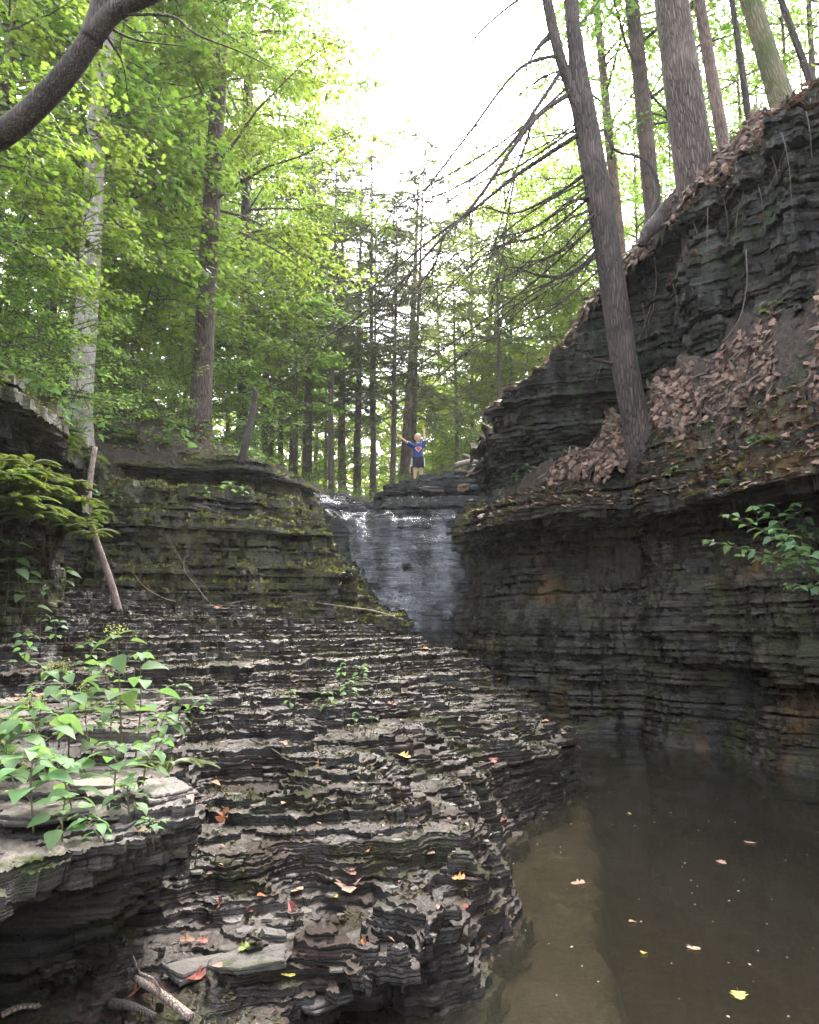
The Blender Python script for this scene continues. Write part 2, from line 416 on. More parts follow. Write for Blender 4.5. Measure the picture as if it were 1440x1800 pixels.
PC2 = [(0, [(3.9, .5), (4.5, .55), (4.6, .1), (5, .1)]), (2, [(3.9, .6), (4.35, .75), (4.55, .6), (4.62, -.05), (4.85, 0), (5, .1)]),
       (4, [(3.9, .3), (4.3, .55), (4.55, .4), (4.65, -.05), (5, .1)]), (6, [(3.9, 0), (4.4, .2), (5, .5)]), (8, [(3.9, 0), (5, .5)])]
PD = [(0, [(0, 0), (3.3, 0)]), (2, [(.5, .1), (1.4, .3), (2.2, .6), (2.6, .3), (2.75, 0), (3.3, .15)]),
      (3.4, [(.5, .2), (1.7, .3), (2.3, .65), (2.8, .4), (2.95, -.1), (3.15, .0), (3.4, .25)]), (5, [(1, .1), (1.9, .2), (2.8, .3), (3, 0), (3.3, .1)]), (7, [(1, 0), (3.4, 0)])]
PD2 = [(0, [(3, .2), (3.7, .5), (4.0, .0), (4.4, .1)]), (3, [(3, .35), (3.6, .6), (3.95, .45), (4.05, -.08), (4.4, .05)]), (6, [(3, .2), (4, .4), (4.2, -.05), (4.6, .1)])]
PG = [(0, [(0, 0), (1.3, 0), (3.95, 1.15)])]
PG2 = [(0, [(3.8, .0), (4.05, .08), (4.3, .0), (4.6, .2)])]
PG3 = [(0, [(4.3, .1), (4.7, .12), (4.85, -.1), (4.95, .0), (5.1, .1), (5.45, .35)])]
PT = [(0, [(-.5, -.2), (0, 0), (.3, .05)]), (2.6, [(-.5, .25), (0, .3), (.2, .2), (.27, .0), (.4, .02)]), (4.4, [(-.5, -.2), (0, -.02), (.2, .1), (.4, .22)]),
      (6, [(-.5, -.3), (0, 0), (.25, .12), (.45, .3)]), (8, [(-.5, -.4), (0, 0), (.2, .12), (.5, .25)]), (9.5, [(-.5, -.1), (0, .0), (.3, .0), (.6, .06)]),
      (12, [(-.5, -.1), (0, 0), (1, .1)]), (15, [(0, 0), (1.4, .0)])]

def prof_z(z, t, stations):
    ts = [q[0] for q in stations]; i = np.clip(np.searchsorted(ts, t) - 1, 0, len(ts) - 2); out = np.zeros(t.shape)
    vs = [np.interp(z, [a for a, _ in q[1]], [b for _, b in q[1]]) for q in stations]
    for k in range(len(ts) - 1):
        f = np.clip((t - ts[k]) / (ts[k + 1] - ts[k]), 0, 1); out = np.where(i == k, vs[k] * (1 - f) + vs[k + 1] * f, out)
    return out
zs = [-.5]
while zs[-1] < 9.7:
    z = zs[-1]
    base = .030 if z < 1.3 else (.036 if z < 5.3 else .06)
    zs.append(z + min(.13, base * float(np.exp(rng.normal(0, .7)))))
NL = len(zs) - 1
DR2 = [.2, .2, .2, .2, .15, .15, .35, .8, .95, .95, .95, .95, .95, .95, .95]
SOLID = ['rock_terrace', 'rock_shelf', 'rock_bank', 'rock_cliff', 'rock_face', 'upper_cliff', 'ravine_wall']
S_all = np.zeros((NL + 2, NU, NV), bool); ID_all = np.zeros((NL + 2, NU, NV), np.int8); OFF = []
kgrp = 0; voff = rng.uniform(0, 20, 2); grp_left = 0
def clipF(a): return a
for k in range(NL):
    zc = .5 * (zs[k] + zs[k + 1])
    if grp_left <= 0:
        voff = rng.uniform(0, 20, 2); grp_left = int(rng.integers(3, 9)); og = rng.uniform(0, 40, 2); jg = float(rng.normal(0, .03))
        jd = float(rng.uniform(.10, .24)) if rng.random() < .38 else 0.0; ng = samp(T_FR, GX + og[0], GY + og[1], 7.0); vo = samp(T_VO, GX + voff[0], GY + voff[1], 9.0)
    grp_left -= 1
    o1 = rng.uniform(0, 40, 2)
    n1 = samp(T_FR, GX + o1[0], GY + o1[1], 7.0)
    jk = float(rng.normal(0, .036)) + jg
    per = .046 * n1 + .035 * ng + .035 * vo + jk
    smo = .16 * BIG + .06 * BIG2 + .013 * n1 + .022 * ng + .01 * vo + 1.15 * jk
    wall = .16 * BIG + .07 * BIG2 + per
    hn = .012 * n1 + .012 * ng + .02 * vo + .03 * BIG2 + .02 * BIG      # vertical noise for gentle ground
    F = []
    ht = .0025 * n1 + .014 * vo + .012 * samp(T_SM, GX + og[0], GY + og[1], 3.0) + .03 * BIG2 + .02 * BIG
    F.append(np.minimum(fT - prof(zc, tT, PT) + .06 * BIG2 + .28 * per, (HT + ht - zc) * 1.8))
    F.append(np.minimum(fB - prof(zc, tB, PB) + .05 * BIG2 + .5 * per, (.84 + .045 * (GY - 3) + .03 * np.clip(-GX - 1.5, 0, 3) + .6 * hn - zc) * 2))
    bank = np.minimum(fD - prof(zc, tD, PD) + .9 * wall - .7 * jd * np.clip(.6 + .8 * BIG2, 0, 1.3), (3.22 + .1 * BIG - .5 * hn - zc) * 2)
    bank2 = np.minimum(fD2 - prof(zc, tD2, PD2) + .6 * wall, (4.28 + .03 * (GY - 10) + .1 * BIG2 - zc) * 2)
    F.append(np.maximum(bank, bank2))
    _ph = zc + .28 * BIG2 + .12 * BIG; ze = zc + .40 / (2 * np.pi) * .95 * np.sin(2 * np.pi * _ph / .40)
    c1 = np.minimum(fC - prof_z(ze, tC, PC) + 1.3 * wall - jd * np.clip(.6 + .8 * BIG2, 0, 1.3), (3.98 + hn - zc) * 2)
    c2 = np.minimum(fC2 - prof(zc, tC2, PC2) + .5 * wall, (tint(tC2, [4.5, 4.65, 4.8, 4.85, 4.8, 4.72, 4.7, 4.7, 4.72]) + .5 * hn - zc) * 2)
    F.append(np.maximum(c1, c2))
    g1 = np.minimum(fG - prof(zc, tG, PG) + .35 * per + .06 * BIG2, (4.0 + .5 * hn - zc) * 2)
    g2 = np.minimum(fG2 - prof(zc, tG2, PG2) + .7 * per, (4.5 + .5 * hn - zc) * 2)
    g3 = np.minimum(fG3 - prof(zc, tG3, PG3) + .7 * per, (tint(tG3, [4.9, 4.85, 4.8, 4.8, 5.02, 5.22, 5.38, 5.45]) + .5 * hn - zc) * 2)
    F.append(np.maximum(np.maximum(g1, g2), g3))
    b2 = tint(tR2, FOOT2); w = np.clip(fR1 / (fR1 + np.maximum(-fR2, 0) + 1e-3), 0, 1)
    bench = tint(tR1, LIP1) * (1 - w) + b2 * w
    r2 = np.minimum(fR2 - prof(zc, tR2, PR2) + (.10 * BIG + .95 * smo + .035 * vo + .022 * n1 + 1.0 * jg - .8 * jd * np.clip(.6 + .8 * BIG2, 0, 1.3)), (tint(tR2, TOP2) - .12 - tint(tR2, DR2) * np.clip(1 - fR2 / .9, 0, 1.2) + .25 * np.clip(fR2 - .9, 0, 6) + 2 * hn - zc) * 1.6)
    F.append(r2)
    r1 = np.minimum(fR1 - prof(zc, tR1, PR1) + .9 * smo + .4 * jg - .6 * jd * np.clip(.5 + .8 * BIG2, 0, 1.2), (bench - .02 + hn * 1.5 - zc) * 1.5)
    F.append(r1)
    F = np.stack(F); idm = F.argmax(0); Fm = np.clip(F.max(0), -.12, .12)
    Fm[0, :] = Fm[-1, :] = -.12; Fm[:, 0] = Fm[:, -1] = -.12
    S_all[k + 1] = Fm > 0; ID_all[k + 1] = idm
    # outline corners moved on to the true outline
    s = Fm > 0
    a, b, c, d = Fm[:-1, :-1], Fm[1:, :-1], Fm[:-1, 1:], Fm[1:, 1:]
    cnt = s[:-1, :-1].astype(np.int8) + s[1:, :-1] + s[:-1, 1:] + s[1:, 1:]
    mi, mj = np.nonzero((cnt > 0) & (cnt < 4))
    a, b, c, d = a[mi, mj], b[mi, mj], c[mi, mj], d[mi, mj]
    sx = np.zeros(len(mi)); sy = np.zeros(len(mi)); nn = np.zeros(len(mi))
    for p, q, ex, ey in ((a, b, 1, -.5), (c, d, 1, .5), (a, c, -.5, 1), (b, d, .5, 1)):
        cr = (p > 0) != (q > 0); tt = np.where(cr, p / np.where(cr, p - q, 1), 0) - .5
        sx += np.where(cr, tt if ex == 1 else ex, 0); sy += np.where(cr, tt if ey == 1 else ey, 0); nn += cr
    OFF.append((mi, mj, sx / nn, sy / nn))

def erode(s):
    r = s.copy(); r[1:] &= s[:-1]; r[:-1] &= s[1:]
    q = r.copy(); q[:, 1:] &= r[:, :-1]; q[:, :-1] &= r[:, 1:]
    return q
VX = [[] for _ in SOLID]; FX = [[] for _ in SOLID]; NX = [0] * len(SOLID)
ifo = rng.uniform(0, 50, (NL + 2, 2))
for k in range(1, NL + 1):
    S = S_all[k]
    if not S.any(): continue
    th = zs[k] - zs[k - 1]
    mi, mj, ox, oy = OFF[k - 1]
    CI = np.arange(NU - 1)[:, None] + np.full((NU - 1, NV - 1), .5, np.float32); CJ = np.arange(NV - 1)[None, :] + np.full((NU - 1, NV - 1), .5, np.float32)
    CI[mi, mj] += ox; CJ[mi, mj] += oy
    X, Y = uv2xy(CI, CJ)
    amp = min(.3 * th, .03)
    zt = zs[k] + amp * samp(T_FR, X + ifo[k][0], Y + ifo[k][1], 3.0) * .5 + .004 * samp(T_HI, X + ifo[k][1], Y, 2.0)
    zb = zs[k - 1] - .006 + amp * samp(T_FR, X + ifo[k - 1][0], Y + ifo[k - 1][1], 3.0) * .5
    inset = .16 * th * samp(T_FR, X + ifo[k][0], Y + ifo[k][1], 4.0)
    XB = X + inset; YB = Y + .16 * th * samp(T_FR, X + ifo[k][1] + 9, Y + ifo[k][0], 4.0)
    nc = (NU - 1) * (NV - 1)
    cid = np.arange(nc).reshape(NU - 1, NV - 1)
    pos_t = np.stack([X, Y, zt], -1).reshape(-1, 3); pos_b = np.stack([XB, YB, zb], -1).reshape(-1, 3)
    tread = S & ~erode(S_all[k + 1]); bot = S & ~erode(S_all[k - 1])
    if k == 1: bot[:] = False
    quads = []; ids = []
    ID = ID_all[k]
    def cellquads(m, top):
        i, j = np.nonzero(m[1:-1, 1:-1]); i += 1; j += 1
        q = np.stack([cid[i - 1, j - 1], cid[i, j - 1], cid[i, j], cid[i - 1, j]], -1)
        if not top: q = q[:, ::-1] + nc
        quads.append(q); ids.append(ID[i, j])
    cellquads(tread, True); cellquads(bot, False)
    # risers
    i, j = np.nonzero(S[1:-1, 1:-1] & ~S[2:, 1:-1]); i += 1; j += 1
    quads.append(np.stack([cid[i, j - 1] + nc, cid[i, j] + nc, cid[i, j], cid[i, j - 1]], -1)); ids.append(ID[i, j])
    i, j = np.nonzero(S[1:-1, 1:-1] & ~S[:-2, 1:-1]); i += 1; j += 1
    quads.append(np.stack([cid[i - 1, j] + nc, cid[i - 1, j - 1] + nc, cid[i - 1, j - 1], cid[i - 1, j]], -1)); ids.append(ID[i, j])
    i, j = np.nonzero(S[1:-1, 1:-1] & ~S[1:-1, 2:]); i += 1; j += 1
    quads.append(np.stack([cid[i, j] + nc, cid[i - 1, j] + nc, cid[i - 1, j], cid[i, j]], -1)); ids.append(ID[i, j])
    i, j = np.nonzero(S[1:-1, 1:-1] & ~S[1:-1, :-2]); i += 1; j += 1
    quads.append(np.stack([cid[i - 1, j - 1] + nc, cid[i, j - 1] + nc, cid[i, j - 1], cid[i - 1, j - 1]], -1)); ids.append(ID[i, j])
    Q = np.vstack(quads); I = np.concatenate(ids)
    pos = np.vstack([pos_t, pos_b])
    for sid in range(len(SOLID)):
        q = Q[I == sid]
        if not len(q): continue
        u, inv = np.unique(q.ravel(), return_inverse=True)
        VX[sid].append(pos[u]); FX[sid].append(inv.reshape(-1, 4) + NX[sid]); NX[sid] += len(u)

M_ROCK = {
    'rock_terrace': rock_mat('wet_terrace_shale', dark=(.016, .0135, .012), mid=(.030, .024, .0205), tan=(.062, .046, .037), tread=(.044, .0285, .0215), pale=(.088, .066, .052), moss=.42, wet=.27, pale_amt=.12, moss_col=(.045, .046, .017)),
    'rock_shelf': rock_mat('dry_shelf_shale', dark=(.02, .018, .017), tread=(.092, .076, .066), moss=.4, wet=.15, pale_amt=.42, pale=(.21, .178, .152)),
    'rock_bank': rock_mat('bank_shale', dark=(.009, .008, .007), mid=(.032, .028, .024), tan=(.10, .085, .07), tread=(.09, .075, .062), moss=.8, wet=.3, rust=.5, moss_col=(.075, .085, .02)),
    'rock_cliff': rock_mat('mossy_cliff_shale', dark=(.009, .008, .007), mid=(.032, .028, .024), tan=(.10, .085, .07), tread=(.09, .075, .062), moss=.78, wet=.4, rust=.25, moss_col=(.095, .10, .022)),
    'rock_face': rock_mat('waterfall_shale', dark=(.010, .010, .011), mid=(.022, .022, .024), tan=(.045, .043, .043), tread=(.03, .029, .03), moss=.28, wet=1.0),
    'upper_cliff': rock_mat('upper_cliff_shale', moss=.42, wet=.2, rust=.1, dark=(.008, .008, .008), mid=(.025, .0235, .0205), tan=(.078, .075, .062), tread=(.08, .077, .064), moss_col=(.06, .08, .035)),
    'ravine_wall': rock_mat('ravine_wall_shale', dark=(.007, .0065, .006), mid=(.024, .0195, .0155), tan=(.070, .056, .041), tread=(.064, .05, .039), moss=.42, wet=.5, rust=.8, moss_col=(.06, .07, .02)),
}
for sid, nm in enumerate(SOLID):
    if NX[sid]:
        o = mesh_np(nm, np.vstack(VX[sid]), np.vstack(FX[sid]), M_ROCK[nm], smooth=True); o.data.set_sharp_from_angle(angle=R(32)); o['kind'] = 'structure'
        o['label'] = {'rock_terrace': 'wet stepped shale terrace beside the pool', 'rock_shelf': 'dry shale shelf overhanging at the left front',
                      'rock_bank': 'mossy undercut rock bank on the left', 'rock_cliff': 'mossy stepped cliff left of the waterfall',
                      'rock_face': 'dark wet rock face of the waterfall with its crest', 'upper_cliff': 'upper shale cliff on the right',
                      'ravine_wall': 'dark undercut ravine wall above the pool'}[nm]
del S_all, ID_all, OFF, VX, FX

# ------------------------------------------------------------------ ground sheet
def ground(x, y):
    d1, t1 = field(x, y, P_R1, C_R1); d2, t2 = field(x, y, P_R2, C_R2); ds, ts = field(x, y, P_S, C_S)
    n = samp(T_FR, x, y, 20.0); n2 = samp(T_FR, x + 3, y + 7, 5.0)
    floor = np.full(x.shape, -.75)
    z = floor
    soil = tint(ts, EDGE_S) + tint(ts, SLOPE_S) * 16 * (1 - np.exp(-np.clip(ds, 0, 400) / 16)) + np.clip(y - 24, 0, 200) * .05
    k = np.clip(ds / .25, 0, 1)
    z = np.where(ds > 0, z * (1 - k) + (soil + .10 * n * np.clip(ds, 0, 1) + .04 * n2 - .12 * np.clip(1 - ds / .8, 0, 1)) * k, z)
    b2 = tint(t2, FOOT2); w = np.clip(d1 / (d1 + np.maximum(-d2, 0) + 1e-3), 0, 1)
    bench = tint(t1, LIP1) * (1 - w) + b2 * w + .12 * samp(T_SM, x + 2, y, 4.0) * np.clip(d1, 0, 1) + .05 * n2 + .06 - .3 * np.clip(1 - (d1 - 1.0) / .4, 0, 1)
    z = np.where((d1 > 1.0) & (d2 < .9) & (y < 17.5), np.maximum(z, bench), z)
    top = tint(t2, TOP2) + .3 * 20 * (1 - np.exp(-np.clip(d2, 0, 400) / 20)) + .12 * n + .05 * n2 + .08 - .25 * np.clip(1 - (d2 - .9) / .5, 0, 1)
    z = np.where(d2 > .9, np.maximum(top, z), z)
    return z
def axis(a, b, step, far0, far1, g=1.12):
    c = list(np.arange(a, b + 1e-6, step)); s = step
    while c[-1] < far1: s *= g; c.append(c[-1] + s)
    s = step
    while c[0] > far0: s *= g; c.insert(0, c[0] - s)
    return np.array(c)
ax = axis(-9, 9, .085, -260, 260); ay = axis(2, 25, .1, -40, 420)
AX, AY = np.meshgrid(ax, ay, indexing='ij')
AZ = ground(AX, AY)
n0, n1_ = AX.shape; idx = np.arange(n0 * n1_).reshape(n0, n1_)
fl = np.stack([idx[:-1, :-1], idx[1:, :-1], idx[1:, 1:], idx[:-1, 1:]], -1).reshape(-1, 4)
M_SOIL = soil_mat('forest_soil', (.05, .037, .027), (.11, .08, .06), green=-.6)
g_o = mesh_np('forest_floor', np.stack([AX, AY, AZ], -1).reshape(-1, 3), fl, M_SOIL, smooth=True)
tag(g_o, 'brown leaf-strewn forest floor and banks', kind='structure')

def drape(name, label, mask, zf, mat, step=.06, x0=.5, x1=9, y0=4, y1=18.5):
    xs_ = np.arange(x0, x1, step); ys_ = np.arange(y0, y1, step); X, Y = np.meshgrid(xs_, ys_, indexing='ij')
    k = mask(X, Y); Z = zf(X, Y); n0, n1 = X.shape; ii = np.arange(n0 * n1).reshape(n0, n1)
    cell = k[:-1, :-1] & k[1:, :-1] & k[1:, 1:] & k[:-1, 1:]
    q = np.stack([ii[:-1, :-1], ii[1:, :-1], ii[1:, 1:], ii[:-1, 1:]], -1)[cell]
    u, inv = np.unique(q.ravel(), return_inverse=True)
    o = mesh_np(name, np.stack([X, Y, Z], -1).reshape(-1, 3)[u], inv.reshape(-1, 4), mat, smooth=True)
    return tag(o, label, kind='structure')
def soil_bench(X, Y):
    d1, t1 = field(X, Y, P_R1, C_R1); d2, t2 = field(X, Y, P_R2, C_R2)
    w = np.clip(d1 / (d1 + np.maximum(-d2, 0) + 1e-3), 0, 1); ws = w - .06 * np.sin(w * 12.6 + 2 * samp(T_SM, X, Y, 6.0))
    e = d1 - .30 - .10 * samp(T_SM, X + 4, Y, 3.0)
    return tint(t1, LIP1) * (1 - ws) + tint(t2, FOOT2) * ws + .04 * samp(T_SM, X, Y, 2.0) + .09 * samp(T_SM, X + 2, Y, 4.0) * np.clip(d1, 0, 1) + .26 - .42 * np.clip(1 - e / .35, 0, 1) ** 2
def soil_top(X, Y):
    d2, t2 = field(X, Y, P_R2, C_R2); e = d2 - .02 - .10 * samp(T_SM, X + 1, Y, 3.0)
    return tint(t2, TOP2) + .3 * 20 * (1 - np.exp(-np.clip(d2 - .9, 0, 400) / 20)) + .12 * samp(T_FR, X, Y, 20.0) + .05 * samp(T_FR, X + 3, Y + 7, 5.0) + .10 - tint(t2, DR2) * np.clip(1 - d2 / .9, 0, 1.2) - .3 * np.clip(1 - e / .3, 0, 1) ** 1.8
def m_bench(X, Y):
    d1, _ = field(X, Y, P_R1, C_R1); d2, _ = field(X, Y, P_R2, C_R2); return (d1 > .22 + .10 * samp(T_SM, X + 4, Y, 3.0)) & (d2 < .9) & (Y < 14.4)
def m_top(X, Y):
    d2, _ = field(X, Y, P_R2, C_R2); return (d2 > .0 + .10 * samp(T_SM, X + 1, Y, 3.0)) & (d2 < 2.5)
M_LITTER = soil_mat('leaf_soil', (.055, .04, .03), (.125, .092, .07), green=-.6)
drape('leaf_bank', 'brown leaf-covered slope between the two tiers of the right cliff', m_bench, soil_bench, M_LITTER)
drape('cliff_top_soil', 'brown needle soil draped over the top edge of the right cliff', m_top, soil_top, M_LITTER, .09)

def gz(x, y): return float(ground(np.array([float(x)]), np.array([float(y)]))[0])

# ------------------------------------------------------------------ pool: submerged shelf and water surface
M_BED = rock_mat('pool_bed', dark=(.05, .045, .035), mid=(.07, .06, .044), tan=(.10, .085, .06), tread=(.105, .088, .062), moss=.2, wet=0, moss_col=(.06, .07, .03))
xs = np.linspace(-1, 9, 120); ys = np.linspace(.5, 17, 160)
BX, BY = np.meshgrid(xs, ys, indexing='ij')
edge = np.interp(BY, [.5, 3.6, 8.1, 9.5, 17], [.0, .86, 1.72, 1.95, 2.2]) + .02 * samp(T_FR, BX, BY, 6.0)
kk = np.clip((BX - edge) / .07, 0, 1)
BZ = -.13 - .02 * (BX) * 0 + .015 * samp(T_FR, BX, BY, 3.0) - kk * (.42 + .01 * BY) 
nb0, nb1 = BX.shape; idb = np.arange(nb0 * nb1).reshape(nb0, nb1)
flb = np.stack([idb[:-1, :-1], idb[1:, :-1], idb[1:, 1:], idb[:-1, 1:]], -1).reshape(-1, 4)
bed = mesh_np('stream_bed', np.stack([BX, BY, BZ], -1).reshape(-1, 3), flb, M_BED, smooth=True)
tag(bed, 'submerged brown ledge and dark bed of the pool', kind='structure')

def water_mat():
    m, nt, out = mat_new('pool_water'); N = NT(nt)
    P = N.n('ShaderNodeNewGeometry').outputs['Position']
    nb = N.bump(N.math('ADD', N.noise(P, 2.2, 3, .5), N.math('MULTIPLY', N.noise(P, 9, 3, .5), .15)), .05, .05)
    tr = N.n('ShaderNodeBsdfTransparent'); tr.inputs[0].default_value = (.86, .82, .72, 1)
    gl = N.n('ShaderNodeBsdfGlossy', Roughness=.03); gl.inputs[0].default_value = (1, 1, 1, 1); N.l(nb, gl.inputs['Normal'])
    fr = N.n('ShaderNodeFresnel', IOR=1.33); N.l(nb, fr.inputs['Normal'])
    df = N.n('ShaderNodeBsdfDiffuse'); df.inputs[0].default_value = (.05, .046, .033, 1)
    m0 = N.n('ShaderNodeMixShader', Fac=.28); N.l(tr.outputs[0], m0.inputs[1]); N.l(df.outputs[0], m0.inputs[2])
    mx = N.n('ShaderNodeMixShader'); N.l(fr.outputs[0], mx.inputs[0]); N.l(m0.outputs[0], mx.inputs[1]); N.l(gl.outputs[0], mx.inputs[2])
    N.l(mx.outputs[0], out.inputs[0])
    va = N.n('ShaderNodeVolumeAbsorption', Density=1.5); va.inputs[0].default_value = (.55, .48, .32, 1)
    N.l(va.outputs[0], out.inputs[1]); return m
M_WATER = water_mat()
pool = mesh_np('pool_water', [(-1, -3, 0), (9, -3, 0), (9, 17, 0), (-1, 17, 0), (-1, -3, -1.4), (9, -3, -1.4), (9, 17, -1.4), (-1, 17, -1.4)],
               np.array([[0, 1, 2, 3], [7, 6, 5, 4], [0, 4, 5, 1], [1, 5, 6, 2], [2, 6, 7, 3], [3, 7, 4, 0]]), M_WATER)
tag(pool, 'still brown water of the plunge pool', kind='structure')
# ------------------------------------------------------------------ leaves and trees
def leaf_template(kind):
    if kind == 'diamond':        # folded along the midrib, far leaves
        V = [(0, 0, 0), (.5, .28, .06), (1, 0, -.08), (.5, -.28, .06)]
        return np.array(V, float), [np.array([[0, 2, 1]]), np.array([[0, 3, 2]])]
    if kind == 'maple':
        ang = [(0.0, 0.12), (.55, .5), (1.0, .32), (1.2, .62), (1.5, .42), (1.57, 0)]
        out = [(0, 0), (-.05, .22), (.12, .5), (.3, .3), (.42, .62), (.58, .28), (.74, .34), (1, 0), (.74, -.34), (.58, -.28), (.42, -.62), (.3, -.3), (.12, -.5), (-.05, -.22)]
        V = [(.35, 0, .03)] + [(x, y, -.10 * abs(y) - .10 * x * x) for x, y in out]
        n = len(out)
        return np.array(V, float), [np.array([[0, 1 + i, 1 + (i + 1) % n] for i in range(n)])]
    if kind == 'ovate':
        xs_ = [0, .12, .32, .58, .82, 1.0]; wd = [0, .22, .33, .27, .13, 0]
        V = []; 
        for x, w_ in zip(xs_, wd):
            zc = .05 * math.sin(x * 3) - .22 * x * x
            V += [(x, -w_, zc + .10 * w_ * 2), (x, 0, zc), (x, w_, zc + .10 * w_ * 2)]
        F = []
        for i in range(5):
            a = 3 * i
            F += [[a, a + 3, a + 4, a + 1], [a + 1, a + 4, a + 5, a + 2]]
        return np.array(V, float), [np.array(F)]
    if kind == 'needle':
        return np.array([(0, .06, 0), (0, -.06, 0), (.55, -.10, -.02), (1, 0, -.06), (.55, .10, -.02)], float), [np.array([[0, 1, 2, 3, 4]])]
TPL = {k: leaf_template(k) for k in ('diamond', 'maple', 'ovate', 'needle')}

def leaves_np(P, yaw, pitch, roll, size, kind):
    """place leaf templates: yaw about z, pitch = droop, roll about its own axis"""
    V0, F0 = TPL[kind]; n = len(P); m = len(V0)
    V = V0[None] * np.asarray(size).reshape(-1, 1, 1)
    c, s = np.cos(roll)[:, None], np.sin(roll)[:, None]
    y = V[..., 1] * c - V[..., 2] * s; z = V[..., 1] * s + V[..., 2] * c; x = V[..., 0]
    c, s = np.cos(pitch)[:, None], np.sin(pitch)[:, None]
    x, z = x * c + z * s, -x * s + z * c
    c, s = np.cos(yaw)[:, None], np.sin(yaw)[:, None]
    x, y = x * c - y * s, x * s + y * c
    V = np.stack([x, y, z], -1) + np.asarray(P)[:, None, :]
    off = (np.arange(n) * m)[:, None, None]
    return V.reshape(-1, 3), [(f[None] + off).reshape(-1, f.shape[1]) for f in F0]

def broadleaf(seed, H, base, rad, nl, dens, size, kind, flat=.16, droop=.0, top_taper=.5, limb_r=.035):
    """limbs carrying layered sprays of leaves; returns (branches MB, leaves arrays)"""
    g = np.random.default_rng(seed); br = MB(); LP = []; LY = []
    for i in range(nl):
        f = (i + g.uniform(0, .9)) / nl
        h = base + (H - base) * f
        L = rad * (1 - top_taper * f ** 1.5) * g.uniform(.6, 1.1)
        az = g.uniform(0, 6.283); el = g.uniform(.05, .55) + .4 * f
        p = np.array([0, 0, h]); pts = [p]; d = np.array([math.cos(az) * math.cos(el), math.sin(az) * math.cos(el), math.sin(el)])
        for k in range(5):
            d = d + g.normal(0, .12, 3) + np.array([0, 0, -.10 - droop]); d /= np.linalg.norm(d); p = p + d * L / 5; pts.append(p)
        br.tube(pts, np.linspace(limb_r * (.5 + L / rad * .6), .006, 6), 5, cap=False)
        pts = np.array(pts)
        ns = max(3, int(L * 3.2))
        for q in range(ns):
            t = g.uniform(.25, 1.0); a = pts[min(4, int(t * 5))]; b = pts[min(5, int(t * 5) + 1)]; o = a + (b - a) * (t * 5 % 1)
            a2 = math.atan2(d[1], d[0]) + g.choice([-1, 1]) * g.uniform(.3, 1.2); l2 = L * .42 * (1.15 - t * .6) * g.uniform(.6, 1.1)
            e = o + np.array([math.cos(a2) * l2, math.sin(a2) * l2, g.uniform(-.12, .18) * l2])
            br.tube([o, .5 * (o + e) + [0, 0, .04 * l2], e], [.009, .006, .003], 3, cap=False)
            m = int(dens * l2 * g.uniform(.7, 1.3)) + 3
            tt = g.uniform(.1, 1.08, m)[:, None]
            pp = o + (e - o) * tt + np.stack([g.normal(0, .17, m), g.normal(0, .17, m), g.normal(0, flat * .45, m)], -1) * (l2 ** .5) * 1.2
            LP.append(pp); LY.append(a2 + g.normal(0, .9, m))
    P = np.vstack(LP); yaw = np.concatenate(LY); n = len(P)
    V, F = leaves_np(P, yaw, g.normal(.28, .3, n), g.normal(0, .38, n), size * g.uniform(.65, 1.2, n), kind)
    return br, V, F

def hemlock(seed, H, base, rad, nl, size=.105, dead=9):
    g = np.random.default_rng(seed); br = MB(); LP = []; LY = []; LD = []
    for i in range(nl):
        f = (i + g.uniform(0, .9)) / nl; h = base + (H - base) * f
        L = rad * (1 - .8 * f) * g.uniform(.6, 1.1) + .3; az = g.uniform(0, 6.283); el = g.uniform(-.05, .4)
        p = np.array([0, 0, h]); pts = [p]; d = np.array([math.cos(az) * math.cos(el), math.sin(az) * math.cos(el), math.sin(el)])
        for k in range(6):
            d = d + g.normal(0, .07, 3) + np.array([0, 0, -.11]); d /= np.linalg.norm(d); p = p + d * L / 6; pts.append(p)
        br.tube(pts, np.linspace(.03, .005, 7), 4, cap=False); pts = np.array(pts)
        nt_ = int(L * 13)
        for q in range(nt_):
            t = g.uniform(.2, 1); a = pts[min(5, int(t * 6))]; b = pts[min(6, int(t * 6) + 1)]; o = a + (b - a) * (t * 6 % 1)
            a2 = math.atan2(d[1], d[0]) + g.choice([-1, 1]) * g.uniform(.5, 1.2); l2 = g.uniform(.25, .7) * (1.2 - .7 * t)
            m = int(l2 * 40) + 3; s_ = g.uniform(0, 1, m)
            e = np.array([math.cos(a2), math.sin(a2), -.28]) * l2
            LP.append(o + e * s_[:, None] + g.normal(0, .012, (m, 3))); LY.append(a2 + np.where(g.random(m) < .5, 1, -1) * g.uniform(.5, 1.1, m)); LD.append(np.full(m, .25))
    for i in range(dead):
        h = base * g.uniform(.3, 1); az = g.uniform(0, 6.283); L = g.uniform(.5, 1.8)
        e = np.array([math.cos(az), math.sin(az), -.15])
        br.tube([[0, 0, h], e * L * .5 + [0, 0, h], e * L + [0, 0, h - .25 * L]], [.014, .009, .003], 3, cap=False)
    P = np.vstack(LP); n = len(P)
    V, F = leaves_np(P, np.concatenate(LY), g.normal(.2, .2, n), g.normal(0, .3, n), size * g.uniform(.6, 1.3, n), 'needle')
    return br, V, F

